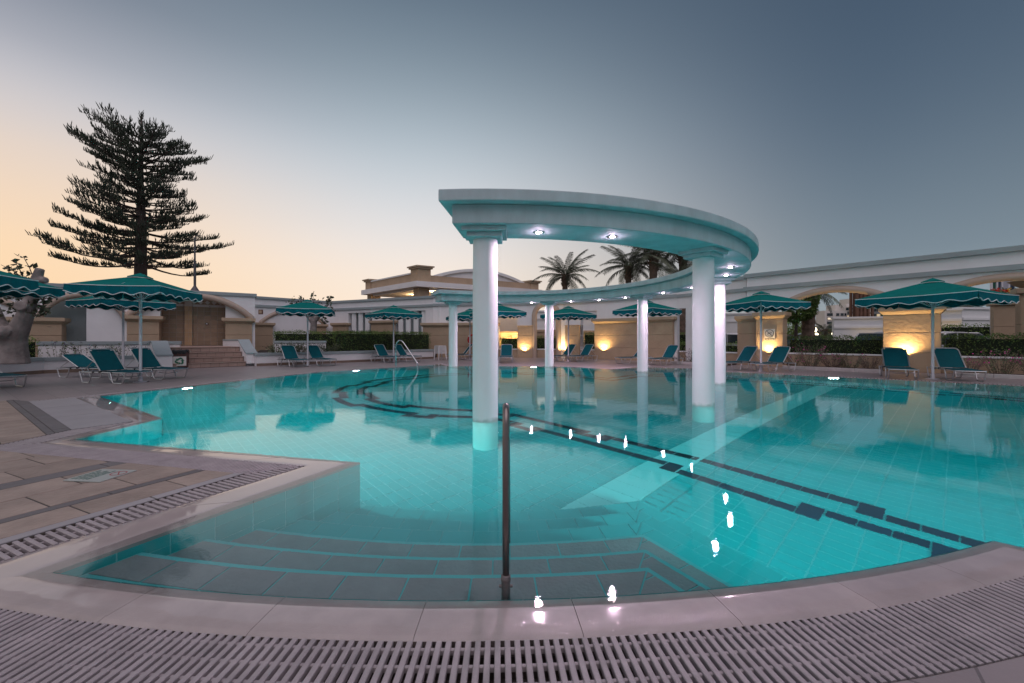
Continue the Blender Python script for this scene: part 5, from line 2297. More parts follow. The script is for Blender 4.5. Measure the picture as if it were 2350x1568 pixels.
mb.lathe([(0.002, -.02), (0.017, -0.01), (0.017, 0.01), (0.002, .02)], (0.068, -0.0075, 0.345), 10)
for k in range(3):
    mb.tube([(-0.07 + .045 * k, -0.0075, 0.215), (-0.05 + .045 * k, -0.0075, 0.225), (-0.03 + .045 * k, -0.0075, 0.215)], 0.005, 4)
obj('diver_symbol', mb, M['sign_black'], sg)
mb = MB(); mb.span(-0.19, 0.19, -0.0085, -0.0065, 0.012, 0.092)
obj('caption_panel', mb, M['sign_black'], sg)
text_mesh('No diving', 0.078, M['sign_white'], 'lettering', sg, (0, -0.0096, 0.028))


# ------------------------------------------------------------------ wall uplights
def uplight(x, y, z, nx, ny, label, e=55, name='wall_uplight'):
    """half-bowl lamp; (nx, ny) points out of the wall"""
    t = thing(name, label, 'wall lamp', (x, y, z), math.atan2(ny, nx) + PI / 2, 'warm uplights low on the brown piers')
    mb = MB()
    vs_, n = [], 12
    prof = [(0.02, -0.09), (0.05, -0.075), (0.085, -0.02), (0.10, 0.03)]
    for (r, zz) in prof:
        for k in range(n + 1):
            a = PI + PI * k / n
            vs_.append((r * math.cos(a), r * 0.8 * math.sin(a), zz))
    fs = []
    for i in range(len(prof) - 1):
        for k in range(n):
            fs.append((i * (n + 1) + k, i * (n + 1) + k + 1, (i + 1) * (n + 1) + k + 1, (i + 1) * (n + 1) + k))
    mb.add(vs_, fs)
    obj('bowl', mb, M['tan_trim'], t, smooth=True)
    mb = MB()
    pts_ = [(0.075 * math.cos(PI + PI * k / n), 0.06 * math.sin(PI + PI * k / n), 0.0) for k in range(n + 1)]
    mb.add(pts_, [tuple(range(n + 1))])
    obj('lens', mb, M['warm'], t)
    l = bpy.data.lights.new('uplight_lamp', 'SPOT')
    l.energy = e * 2.2
    l.color = (1.0, 0.64, 0.26)
    l.spot_size = R(155)
    l.spot_blend = 1.0
    l.shadow_soft_size = 0.04
    lo = bpy.data.objects.new('uplight_lamp', l)
    COL.objects.link(lo)
    lo.location = (x + nx * 0.16, y + ny * 0.16, z + 0.03)
    lo.rotation_euler = Vector((-nx * 0.22, -ny * 0.22, 1.0)).to_track_quat('-Z', 'Y').to_euler()


def out_normal(P, Q):
    e = (Vector(Q) - Vector(P)).normalized()
    return e.y, -e.x


for (P, Q, u, off, z, lab, e) in ((Q0, Q1, 1204, -0.18, 0.42, 'uplight on the narrow pier left of the round-headed doorway', 60),
                                  (Q1, Q2, 1296, -0.18, 0.42, 'uplight on the narrow pier right of the round-headed doorway', 60),
                                  (Q1, Q2, 1391, -0.32, 0.52, 'uplight on the broad brown block', 85),
                                  (P4, P5, 1766, -0.15, 0.60, 'uplight below the no diving sign', 60),
                                  (P4, P5, 2078, -0.15, 0.60, 'brightest uplight on the wide pier at the right', 90)):
    s = s_at(P, Q, u)
    q = on(P, Q, s, off)
    nx, ny = out_normal(P, Q)
    uplight(q[0], q[1], z, nx, ny, lab, e)
# warm lamps inside the recess and behind the door
for (u, y, z, e) in ((1178, 0.95, 1.28, 50), (1150, 0.95, 1.28, 40)):
    q = on(Q0, Q1, sb(u), y)
    l = bpy.data.lights.new('recess_lamp', 'POINT'); l.energy = e; l.color = (1, 0.60, 0.22); l.shadow_soft_size = 0.02
    lo = bpy.data.objects.new('recess_lamp', l); COL.objects.link(lo); lo.location = (q[0], q[1], z)

# ------------------------------------------------------------------ hedges and plants
hedge('long clipped hedge above the white planter wall by the handrail', (-8.95, 21.9), (-5.15, 26.35), 1.1, 0.46, 1.62)
hedge('shorter clipped hedge behind the third parasol', (-13.0, 22.5), (-9.95, 23.35), 1.0, 0.46, 1.62)
hedge('shaded hedge in the gap between the two clipped hedges', (-11.6, 26.5), (-8.2, 26.7), 0.9, 0.46, 1.66)
hedge('hedge filling the first arch of the arcade', on(P4, P5, 1.2, .42), on(P4, P5, 4.42, .42), 0.9, 0.3, 1.30)
hedge('hedge in the right arch behind the pink flowers', on(P4, P5, 5.98, .42), on(P4, P5, 9.0, .42), 0.9, 0.3, 1.33)
hedge('small hedge in the lit recess', on(Q0, Q1, sb(1143) + .02, .36), on(Q0, Q1, sb(1187) - .02, .36), 0.36, 0.3, 1.38)
hedge('small hedge seen through the round-headed doorway', on(Q0, Q1, dl - .3, .55), on(Q0, Q1, dr + .5, .55), 0.7, 0.3, 1.4)
hedge('dense hedge in the tall window opening', on(Q1, Q2, w0 - .1, .5), on(Q1, Q2, w1 + .1, .5), 0.7, 0.3, 1.6)
hedge('low hedge in the open bay beside the palm trunk', on(Q2, Q3, -.1, .45), on(Q2, Q3, LD, .45), 0.6, 0.3, 1.0)
hedge('dark hedge on the low white wall at the left edge', (-19.0, 13.6), (-17.05, 14.5), 0.9, 0.44, 1.22)
hedge('far hedge by the flagpoles', (22.5, 22.0), (30, 18.0), 0.8, 0.0, 1.95, dens=150, leaf=.09)
hedge('far hedge behind the brown block', (7.6, 27.4), (10.8, 25.6), 0.8, 0.0, 1.6, dens=160, leaf=.09)
for k, (x, y, h, st, lab) in enumerate(((-16.35, 14.9, .75, 9, 'sage plant with dark flower spikes at the left end of the bed'), (-16.2, 15.6, .8, 9, 'tall sage plant with leaning dark spikes'),
                                        (-15.75, 15.85, .6, 8, 'leafy sage plant in the middle of the left bed'), (-15.45, 16.35, .65, 8, 'leafy sage plant behind the reclined lounger'),
                                        (-15.1, 16.75, .6, 8, 'sage plant behind the front lounger'), (-14.95, 17.25, .55, 8, 'small sage plant beside the left stair parapet'))):
    herb(lab, x, y, 0.43, 0.36, h, st, 0.075, 'herb', 'purple' if k in (0, 1, 3) else None, 26, 'sage_plant')
for k, (x, y, r, h, lab) in enumerate(((-11.0, 19.35, .45, .55, 'leafy shrub beside the right stair parapet'), (-10.5, 19.85, .5, .6, 'leafy shrub behind the third pair of loungers, left'),
                                       (-9.95, 20.5, .5, .55, 'leafy shrub directly behind the third parasol pole'), (-9.45, 21.15, .5, .55, 'leafy shrub right of the third parasol pole'),
                                       (-10.7, 20.7, .45, .6, 'leafy shrub in the second row behind the third parasol'))):
    herb(lab, x, y, 0.45, r, h, 26, 0.085, 'herb', None, 0, 'leafy_shrub', 0.7, 22)
FB = [(1.7, -1.0, .45, .6, 24, 'herb', 'pink', 'grey herb beside the lounger under the sign'), (2.35, -0.95, .55, 1.0, 46, 'herb', 'pink', 'tall feathery rosemary in the flower bed of the first arch'),
      (3.05, -1.0, .45, .62, 30, 'dryherb', 'pink', 'pink flowering herb in the middle of the arch bed'), (3.6, -1.05, .45, .62, 30, 'herb', 'pink', 'pink flowering herb near the right end of the arch bed'),
      (4.15, -1.1, .35, .5, 24, 'dryherb', None, 'dry reddish herb at the end of the marble kerb'),
      (6.6, -1.0, .4, .6, 24, 'dryherb', 'pink', 'dark flowering herb beside the last lounger'), (7.3, -0.9, .5, .85, 34, 'herb', 'pink', 'tall pink flowered herb right of the last lounger'),
      (8.0, -1.0, .5, .8, 34, 'herb', 'pink', 'pink flowered herb at the right edge'), (8.8, -1.0, .5, .7, 30, 'dryherb', 'pink', 'dark herb at the outer right edge')]
for (s, y, r, h, st, m_, fl_, lab) in FB:
    q = on(P4, P5, s, y)
    herb(lab, q[0], q[1], 0.07, r, h, st, 0.05, m_, fl_, 40, 'flowering_herb', 0.6, 22)
for (s, y, r, h, lab) in ((-2.6, -0.9, .4, .75, 'dark red stemmed plant right of the slim column'), (-2.0, -0.9, .45, .6, 'dark shrub by the lounger near the slim column'),
                          (-1.3, -1.0, .4, .5, 'low dark plant beside the second slim column')):
    q = on(P4, P5, s, y)
    herb(lab, q[0], q[1], 0.07, r, h, 26, 0.05, 'dryherb', 'purple', 24, 'dark_shrub', 0.6, 20)

# ------------------------------------------------------------------ tall conifer
def conifer(label, x, y, h, clear):
    t = thing('norfolk_pine', label, 'tree', (x, y, 0))
    mb = MB()
    zs = [0, 1, 3, clear, clear + 2.5, h * 0.7, h * 0.9, h - 0.5]
    rs = [0.42, 0.36, 0.33, 0.31, 0.26, 0.16, 0.07, 0.03]
    mb.tube([(0.03 * math.sin(z), 0.02 * math.cos(z * 1.3), z) for z in zs], rs, 12)
    obj('trunk', mb, M['bark'], t, smooth=True)
    br = MB()
    fv = []
    rng = random.Random(5)
    nw = 18
    prof = [(0.0, 5.2), (0.08, 5.75), (0.2, 5.6), (0.35, 5.0), (0.5, 4.5), (0.62, 4.0), (0.75, 4.6), (0.87, 4.9), (0.95, 4.0), (1.0, 2.2)]

    def radius(f):
        for (a, ra), (b, rb) in zip(prof, prof[1:]):
            if f <= b:
                return ra + (rb - ra) * (f - a) / (b - a)
        return 0.6
    bases, dirs, lens, rads = [], [], [], []

    def fingers(p0, p1, n, ln, out):
        for k in range(n):
            f = (k + rng.random()) / n
            p = p0.lerp(p1, f)
            d = Vector((out.x * 0.35 + rng.gauss(0, .22), out.y * 0.35 + rng.gauss(0, .22), 1.0))
            bases.append(tuple(p)); dirs.append(tuple(d)); lens.append(ln * rng.uniform(.35, 1.2)); rads.append(rng.uniform(0.015, 0.028))
    for w in range(nw):
        f = (w / (nw - 1)) ** 0.95
        z0 = clear + 0.3 + (h - 2.0 - clear) * f
        nb = 7 if w < nw - 2 else 6
        ph = rng.random() * 6.28
        for b in range(nb):
            az = ph + 2 * PI * b / nb + rng.gauss(0, .12)
            L_ = radius(f) * rng.uniform(0.40, 0.66)
            sparse = f < 0.42 and rng.random() < 0.30
            if sparse:
                L_ = radius(f) * rng.uniform(0.66, 0.76)
            elif rng.random() < 0.12:
                L_ *= 0.6
            rise = L_ * (0.0 + 0.40 * f ** 1.2) + rng.gauss(0, .12)
            droop = 0.10 * L_ * (1 - f)
            o = Vector((math.cos(az), math.sin(az), 0))
            side = Vector((-o.y, o.x, 0))

            def pt(s):
                return Vector((0, 0, z0 - 0.15)) + o * (L_ * s) + Vector((0, 0, rise * s ** 1.1 - droop * math.sin(PI * s) * 0.8 + 0.12 * L_ * max(0, s - .7)))
            pts_ = [pt(s / 7) for s in range(8)]
            br.tube(pts_, [0.075 * (1 - s / 7.6) * (L_ / 5) ** .5 + 0.008 for s in range(8)], 5, cap=False)
            bare = 0.62 if sparse else (0.24 if f < 0.5 else 0.12)
            nt = max(4, int(L_ * 4.6 * (1 - bare) / 0.78))
            for k in range(nt):
                s = bare + (1 - bare) * (k + .5) / nt
                if rng.random() < 0.26:
                    continue
                p = pt(s)
                for sg in (-1, 1):
                    tl = (0.30 + 0.62 * math.sin(PI * min(1, 0.18 + 0.82 * (1 - s))) * (L_ / 5.5)) * rng.uniform(.4, 1.35)
                    dd = (o * 0.75 + side * sg * rng.uniform(.5, .95)).normalized()
                    e_ = p + dd * tl + Vector((0, 0, 0.05 + 0.12 * tl))
                    br.tube([p, e_], [0.012, 0.006], 3, cap=False)
                    fingers(p.lerp(e_, 0.2), e_, max(4, int(tl * 15)), 0.34 * (0.70 + 0.40 * s), dd)
            fingers(pt(max(.45, bare)), pt(1.0), int(L_ * 8 * (1 - bare)), 0.36, o)
    # leader
    for k in range(60):
        z = h - 1.9 + 1.5 * k / 60
        a = rng.random() * 6.28
        bases.append((0, 0, z)); dirs.append((math.cos(a) * .5, math.sin(a) * .5, 1)); lens.append(0.35); rads.append(.022)
    obj('branch', br, M['bark'], t)
    np_obj('foliage', spikes(np.array(bases), np.array(dirs), np.array(lens), np.array(rads)), M['pine'], t)
    return t


conifer('tall dark conifer with tiered branches behind the shower wall', X(323, 25.0), 25.0, 15.2, 5.6)

# ------------------------------------------------------------------ palms
def frond_mesh(L_, droop, npairs=34, ll=0.5, seed=1):
    r = random.Random(seed)
    mb = MB()
    pts = []
    for i in range(11):
        s = i / 10
        pts.append(Vector((L_ * (s - 0.10 * s * s * droop), 0, L_ * (0.42 * s - (0.30 + 0.42 * droop) * s * s))))
    mb.tube(pts, [0.035 * (1 - .85 * i / 10) for i in range(11)], 4, cap=False)
    for k in range(npairs):
        s = 0.13 + 0.87 * k / npairs
        i = min(int(s * 10), 9)
        p = pts[i].lerp(pts[i + 1], s * 10 - i)
        d = (pts[i + 1] - pts[i]).normalized()
        lw = ll * (0.55 + 0.6 * math.sin(PI * min(1, s * 0.9 + .08)))
        for sg in (-1, 1):
            q = d * (0.55 + r.uniform(-.1, .1)) + Vector((0, sg, 0)) * 0.8 + Vector((0, 0, -0.25 - 0.25 * r.random()))
            q = q.normalized() * lw
            w = d * 0.030
            mid = p + q * 0.5 + Vector((0, 0, 0.03))
            tip = p + q + Vector((0, 0, -0.12 * lw))
            o = len(mb.v)
            mb.v += [tuple(p - w * .6), tuple(p + w * .6), tuple(mid + w), tuple(mid - w), tuple(tip)]
            mb.f += [(o, o + 1, o + 2, o + 3), (o + 3, o + 2, o + 4)]
    return mesh('frond', mb, M['palm'])


FR = [frond_mesh(2.9, 0.25, seed=1), frond_mesh(3.0, 0.7, seed=2), frond_mesh(2.8, 1.15, seed=3), frond_mesh(2.3, 0.0, seed=4)]


def palm(label, x, y, hz, scale=1.0, seed=0, n=30, r=0.24, bare=False):
    rr = random.Random(seed)
    t = thing('palm_tree', label, 'palm tree', (x, y, 0))
    mb = MB()
    k = max(8, int(hz * 5))
    pts, rs = [], []
    for i in range(k + 1):
        z = hz * i / k
        pts.append((0.05 * math.sin(z * .5 + seed), 0, z))
        rs.append(r * (1.0 + (0.05 if i % 2 else -0.05)) * (1.15 if z > hz - 1.0 else 1.0))
    mb.tube(pts, rs, 12)
    obj('trunk', mb, M['bark_palm'], t)
    # crown boss of old leaf bases
    mb = MB()
    for i in range(46):
        a = i * 2.4
        z = hz - 1.1 + 1.2 * i / 46
        mb.tube([(r * .9 * math.cos(a), r * .9 * math.sin(a), z), (r * 1.75 * math.cos(a), r * 1.75 * math.sin(a), z + 0.22)], [0.06, 0.03], 4)
    obj('leaf_bases', mb, M['bark_palm'], t)
    for i in range(n):
        a = i * 2.399 + rr.uniform(-.2, .2)
        tilt = (0.1 if bare else 1.15) - (0.9 if bare else 1.75) * (i / n) + rr.uniform(-.08, .08)
        o = link('frond', FR[0 if i < n * .35 else (1 if i < n * .75 else 2)])
        o.parent = t
        o.location = (0.08 * math.cos(a), 0.08 * math.sin(a), hz + 0.05 - 0.25 * i / n)
        o.rotation_euler = (0, -tilt * 0.72, a)
        sc_ = scale * rr.uniform(.85, 1.1)
        o.scale = (sc_, sc_, sc_)
    return t


palm('palm with an even feathery crown above the middle of the pergola', X(1297, 38), 38, Z(632, 38), 1.0, 1, 26)
palm('left palm of the clump behind the pergola', X(1443, 34), 34, Z(612, 34), 0.95, 2, 24)
palm('middle palm of the clump behind the pergola, its boss showing above the beam', X(1499, 32), 32, Z(588, 32), 0.95, 3, 28, 0.3)
palm('right palm of the clump, beside the near right column', X(1565, 33), 33, Z(572, 33), 0.95, 4, 28, 0.3)
palm('palm trunk lit from below behind the open bay', X(1562, 26.5), 26.5, 5.0, 0.8, 5, 18, 0.25)
palm('palm behind the first arch with hanging fronds', X(1853, 24), 24, 4.05, 0.62, 6, 16, 0.33, True)
palm('low spreading palm behind the white far wall at the right', X(2215, 42), 42, Z(708, 42), 0.9, 7, 22)
for (u, d, v, k, lab) in ((1845, 75, 760, 8, 'distant small palm among the street lamps, left'), (1893, 80, 758, 9, 'distant small palm beside the lit sign'), (1868, 95, 765, 10, 'distant small palm in the middle of the lamps')):
    palm(lab, X(u, d), d, max(1.5, Z(v, d)), 0.9, k, 16)

# ivy mass on the palm behind the first arch
t = thing('ivy_mass', 'dark ivy bush round the palm trunk behind the first arch', 'ivy', (X(1832, 23.4), 23.4, 2.0))
c = RNG.normal(size=(5200, 3)); c = unit(c) * (RNG.uniform(.55, 1, 5200) ** .5)[:, None] * np.array([1.05, .8, 1.35])
c[:, 2] += 1.45
c += 0.09 * np.sin(c[:, [1, 2, 0]] * 7)
np_obj('foliage', leaf_arrays(c, 0.16, up=-.3), M['hedge'], t)
mb = MB(); mb.tube([(0.25, 0.6, -2.0), (0.2, .5, 0), (0, 0, 1.4)], [.10, .08, .05], 6)
obj('stem', mb, M['bark'], t)
for (u, d, h, r, lab) in ((1820, 45, 3.1, 1.7, 'round dark tree beyond the car park left of the palm'), (1740, 60, 3.4, 2.5, 'dark round tree far behind the first pier'), (2150, 55, 4.6, 2.4, 'dim tree behind the white far wall'), (1905, 88, 2.6, 1.8, 'dark bush behind the lit sign')):
    t = thing('round_tree', lab, 'tree', (X(u, d), d, 0))
    mb = MB(); mb.tube([(0, 0, 0), (0.05, 0, h * .4), (0, 0.1, h)], [.16, .13, .05], 7)
    obj('trunk', mb, M['bark'], t)
    n = 2600
    c = unit(RNG.normal(size=(n, 3))) * (RNG.uniform(.4, 1, n) ** .4)[:, None] * np.array([r, r, r * .62])
    c += 0.16 * np.sin(c[:, [1, 2, 0]] * 3.1)
    c[:, 2] += h - r * .2
    np_obj('crown', leaf_arrays(c, 0.22), M['hedge'], t)


# ------------------------------------------------------------------ pruned tree on the left and the small tree on the arch wall
def pruned_tree(label, x, y, z, limbs, leaves, leafsize, name='pruned_tree'):
    t = thing(name, label, 'tree', (x, y, z))
    mb = MB()
    for pts, rs in limbs:
        mb.tube(pts, rs, 12)
    o = obj('trunk', mb, M['bark_grey'], t, smooth=True)
    rem = o.modifiers.new('knots', 'REMESH')
    rem.mode = 'VOXEL'; rem.voxel_size = 0.035 if name == 'pruned_tree' else 0.03
    rem.use_smooth_shade = True
    tw = MB(); cen = []
    for (p, tip, n, spread) in leaves:
        p, tip = Vector(p), Vector(tip)
        tw.tube([p, p.lerp(tip, .5) + Vector((0.02, 0, 0.03)), tip], [.018, .013, .007], 5, cap=False)
        for k in range(n):
            q = p.lerp(tip, 0.25 + 0.8 * (k + 1) / n)
            cen.append((q.x + RNG.normal(0, spread), q.y + RNG.normal(0, spread), q.z + RNG.normal(0, spread)))
    obj('twig', tw, M['bark'], t)
    np_obj('foliage', leaf_arrays(np.array(cen), leafsize, up=.1, aspect=1.7), M['palm'], t)
    return t


tx, ty = X(28, 13.0), 13.0
pruned_tree('pruned grey tree with sawn stubs and few big leaves at the left edge', tx, ty, 0.44,
            [([(-0.02, 0, 0), (0, 0, 0.5), (0.02, 0, 0.9)], [0.42, 0.34, 0.33]),
             ([(0.05, 0, 0.75), (0.30, -0.05, 1.15), (0.52, -0.08, 1.55), (0.62, -0.05, 1.95), (0.68, 0, 2.35), (0.80, 0, 2.75), (0.88, 0, 2.98)], [0.29, 0.24, 0.20, 0.17, 0.17, 0.13, 0.11]),
             ([(0.52, -0.1, 1.75), (0.62, -0.32, 1.80)], [0.19, 0.16]),
             ([(0.12, -0.3, 0.95), (0.10, -0.50, 0.98)], [0.22, 0.19]),
             ([(0.80, 0, 2.6), (1.08, 0, 2.62)], [0.12, 0.10]),
             ([(0.68, 0, 2.4), (0.42, 0, 2.55), (0.34, 0, 2.72)], [0.14, 0.10, 0.08]),
             ([(-0.1, 0, 0.7), (-0.45, 0, 1.3), (-0.8, .05, 2.0)], [0.26, 0.19, 0.16])],
            [((0.38, 0, 2.6), (0.05, 0, 3.25), 13, .09), ((0.38, 0, 2.65), (-.35, 0, 3.1), 12, .10), ((0.7, 0, 2.6), (0.35, 0, 3.35), 12, .09), ((0.38, 0, 2.5), (-.25, 0, 2.6), 14, .12),
             ((0.75, 0, 1.9), (1.05, 0, 2.2), 60, .13), ((0.72, 0, 1.7), (1.0, 0, 1.7), 50, .12), ((0.2, .2, 1.4), (-.2, .3, 2.0), 90, .22), ((0.3, .2, 2.0), (0, .3, 2.6), 80, .2), ((-0.5, .1, 1.9), (-.9, 0, 2.6), 60, .2)], 0.17)
tx, ty = X(716, 25.5), 25.5
pruned_tree('small pruned tree standing before the flat brown arch behind the third parasol', tx, ty, 0.46,
            [([(0, 0, 0), (0.05, 0, 1.0), (0.12, 0, 1.9)], [0.25, 0.2, 0.18]), ([(0.1, 0, 1.7), (-0.4, 0, 2.4), (-0.8, 0, 2.85)], [0.16, 0.12, 0.08]), ([(0.1, 0, 1.8), (0.6, 0, 2.4), (0.95, 0, 2.9)], [0.15, .11, .08]), ([(0.1, 0, 1.9), (0.1, 0, 2.9)], [0.14, .08])],
            [((-.8, 0, 2.8), (-1.35, 0, 3.1), 22, .12), ((-.7, 0, 2.8), (-.7, 0, 3.35), 16, .13), ((.1, 0, 2.9), (.05, 0, 3.45), 16, .13), ((.9, 0, 2.9), (1.1, 0, 3.3), 20, .14), ((.7, 0, 2.5), (1.35, 0, 2.55), 24, .13), ((0.4, 0, 2.0), (0.9, 0, 1.75), 16, .11), ((-.4, 0, 2.4), (-.6, 0, 2.9), 16, .15), ((.1, 0, 2.7), (.55, 0, 3.1), 16, .13)], 0.2, 'small_tree')

# ------------------------------------------------------------------ lamp post on the wall top
d = 21.6
t = thing('lamp_post', 'slim dark pole with conical foot standing on the shower wall', 'pole', (X(447, d), d, HL))
mb = MB(); mb.lathe([(0.26, 0), (0.22, 0.04), (0.07, 0.30), (0.06, 0.32)], (0, 0, 0), 16)
obj('foot', mb, M['lampmetal'], t, auto=40)
mb = MB(); mb.tube([(0, 0, 0.3), (0, 0, 1.6)], 0.06, 10); mb.tube([(0, 0, 1.6), (0, 0, 2.85)], 0.042, 10); mb.lathe([(0.07, 1.57), (0.07, 1.63)], (0, 0, 0), 10)
obj('pole', mb, M['lampmetal'], t, auto=40)
mb = MB(); mb.tube([(0, 0, 2.85), (0.1, 0, 2.95), (0.30, 0, 2.97)], 0.025, 8)
obj('bracket', mb, M['lampmetal'], t)
# small plate lamp at the end of the shower wall
t = thing('wall_lamp', 'small square brown wall lamp beside the end of the shower wall', 'lamp', (X(598.5, 28.0), 28.0, 3.05))
mb = MB(); mb.span(-.14, .14, -.06, .02, -.16, .16)
obj('case', mb, M['rust'], t, bevel=.01)
mb = MB(); mb.span(-.09, .09, -.068, -.061, -.10, .10)
obj('glass', mb, M['tan_trim'], t)

# ------------------------------------------------------------------ pavilion behind the courtyard wall
pv = thing('pavilion', 'tan and white roof pavilion with curved gable beyond the courtyard wall', 'building', (-8.13, 36.0, 0))
C0 = Vector((-8.13, 36.0))
dL = Vector((-0.72, 0.69)).normalized()
dR = Vector((0.86, 0.50)).normalized()


def para(a0, a1, b0, b1, z0, z1):
    """box in the skewed frame: a along the left face, b along the right face"""
    mb = MB()
    P_ = lambda a, b: (C0.x + dL.x * a + dR.x * b, C0.y + dL.y * a + dR.y * b)
    mb.prism([P_(a0, b0), P_(a1, b0), P_(a1, b1), P_(a0, b1)], z0, z1)
    return mb


obj('slab', para(-0.45, 9.6, -0.45, 12.6, 5.75, 6.22), M['white'], pv, world=True)
obj('parapet', para(0.05, 9.0, 0.05, 0.35, 6.22, 7.0), M['tan'], pv, world=True)
obj('parapet', para(0.05, 0.35, 0.35, 12.0, 6.22, 6.85), M['tan'], pv, world=True)
obj('parapet_cap', para(0.9, 9.0, -0.02, 0.42, 7.0, 7.12), M['white2'], pv, world=True)
for (a0, b0, s_, zt_) in ((-0.1, -0.1, 1.15, 7.62), (8.6, -0.1, 0.85, 7.30), (-0.05, 11.6, 0.9, 7.15)):
    o = obj('tower', para(a0, a0 + s_, b0, b0 + s_, 6.22, zt_ - 0.26), M['tan_rough'], pv, world=True)
    obj('tower_cap', para(a0 - .12, a0 + s_ + .12, b0 - .12, b0 + s_ + .12, zt_ - 0.26, zt_ - 0.12), M['tan_trim'], o, world=True)
    obj('tower_cap', para(a0 - .22, a0 + s_ + .22, b0 - .22, b0 + s_ + .22, zt_ - 0.119, zt_), M['tan_trim'], o, world=True)
for (a0, b0) in ((0.15, 0.15), (8.7, 0.15), (0.15, 11.6), (4.5, 6), (0.15, 6.0)):
    obj('pillar', para(a0, a0 + .9, b0, b0 + .9, 0, 5.75), M['tan'], pv, world=True)
obj('back_wall', para(2.6, 9.0, 5.0, 5.3, 0, 5.75), M['tan'], pv, world=True)
obj('ceiling', para(0.3, 9.0, 0.3, 12.0, 5.60, 5.74), M['white'], pv, world=True)
# curved gable along the right face
gb, gm = MB(), MB()
ga = arc_pts(1.0, 11.8, 6.35, 1.25, 24)
P_ = lambda a, b: (C0.x + dL.x * a + dR.x * b, C0.y + dL.y * a + dR.y * b)
m = MB(); m.wallprism([(1.0, 6.2)] + ga + [(11.8, 6.2)], 0.5, 0.8)
gb.add([P_(p[1], p[0]) + (p[2],) for p in m.v], m.f)
obj('gable', gb, M['white'], pv, world=True)
m = MB(); m.wallprism([(p[0], p[1] + .26) for p in ga] + [(p[0], p[1]) for p in ga[::-1]], 0.30, 0.95)
gm.add([P_(p[1], p[0]) + (p[2],) for p in m.v], m.f)
obj('gable_rim', gm, M['white2'], pv, world=True)
q = P_(1.4, 2.1)
mb = MB(); mb.lathe([(0.001, -.05), (0.1, -.03), (0.12, 0.06)], (q[0], q[1], 5.53), 12)
obj('ceiling_lamp', mb, M['warmbulb'], pv, world=True)
for (a, b, e) in ((1.4, 2.1, 140), (5, 2.5, 140), (1.5, 8, 120)):
    q = P_(a, b)
    l = bpy.data.lights.new('pavilion_lamp', 'POINT'); l.energy = e; l.color = (1, .62, .27); l.shadow_soft_size = .1
    lo = bpy.data.objects.new('pavilion_lamp', l); COL.objects.link(lo); lo.location = (q[0], q[1], 5.3)

# ------------------------------------------------------------------ beyond the arcade
def bgwall(label, P, Q, h, base=1.15):
    t = wall_thing('annex_wall', label, 'wall', P, Q)
    L_ = (Vector(Q) - Vector(P)).length
    obj('base', rects([(0, L_, 0, base)], 0, 0.4), M['tan'], t)
    obj('base_moulding', rects([(-.04, L_ + .04, base - .18, base)], -.08, -0.002), M['tan_trim'], t)
    obj('wall', rects([(0, L_, base, h - .12)], 0.03, 0.4), M['white2'], t)
    obj('string_course', rects([(0, L_, h - .75, h - .60)], -.04, .028), M['white2'], t)
    obj('coping', rects([(-.06, L_ + .06, h - .12, h)], -.06, .46), M['white2'], t)
    return t


bgwall('bright white annex wall seen through the first arch', (X(1913, 27), 27, ), (X(2090, 25.5), 25.5), Z(727, 26.5))
bgwall('white annex wall at the far right behind the flagpoles, left part', (X(2120, 25), 25.0), (X(2206, 24), 24.0), Z(709, 24.5))
bgwall('white annex wall at the far right behind the flagpoles, right part', (X(2208, 24.1), 24.1), (X(2600, 27), 27.0), Z(706, 24.5))
bgwall('lit annex wall seen through the tall window opening', (X(1310, 33), 33.0), (X(1400, 33), 33.0), 3.6, 1.9)
bgwall('pale annex wall seen through the doorway', (X(1205, 34), 34.0), (X(1300, 35), 35.0), 3.6, 2.0)
bgwall('pale annex wall behind the open bay', (X(1545, 37), 37.0), (X(1800, 33), 33.0), 3.4, 1.6)


def uplit(x, y, z, e=25):
    l = bpy.data.lights.new('garden_uplight', 'SPOT'); l.energy = e; l.color = (1, .66, .28); l.spot_size = R(100); l.spot_blend = .9; l.shadow_soft_size = .05
    lo = bpy.data.objects.new('garden_uplight', l); COL.objects.link(lo); lo.location = (x, y, z); lo.rotation_euler = (R(180), 0, 0)


for (u, d, z) in ((1998, 25.9, .3), (2185, 23.9, .4), (2170, 24.0, .4), (1345, 32.6, .6), (1560, 26.0, .15), (1572, 25.9, .2)):
    uplit(X(u, d), d, z, 40)


def box_windows(t, wall, face, rows):
    pass


# far hotel
ht = thing('hotel_block', 'pale stepped hotel block far beyond the first arch', 'building', (X(1890, 150), 150, 0))
D_ = 150
def hb(u0, u1, v, dd=0, dep=4.5): return rects([(X(u0, D_ + dd) - ht.location.x, X(u1, D_ + dd) - ht.location.x, 0, Z(v, D_ + dd))], dd, dd + dep)
obj('wing', hb(1892, 1944, 713), M['hotel'], ht)
obj('wing', hb(1916, 1950, 700, 3), M['hotel'], ht)
obj('wing', hb(1942, 1975, 697, 1), M['hotel'], ht)
obj('roof_box', hb(1955, 1972, 685, 4, 6), M['hotel'], ht)
for r_ in range(7):
    z = Z(719 + 9.5 * r_, D_)
    for (u0, u1) in ((1897, 1910), (1918, 1925), (1928, 1935), (1937, 1941)):
        w_ = obj('window', rects([(X(u0, D_) - ht.location.x, X(u1, D_) - ht.location.x, z - 1.0, z)], -.12, .02), M['lampmetal'], ht)
        obj('pane', rects([(X(u0, D_) - ht.location.x + .15, X(u1, D_) - ht.location.x - .15, z - .85, z - .15)], -.16, -.13), M['lit_window' if (r_ in (1,) and u0 < 1905) else 'glass_dark'], w_)
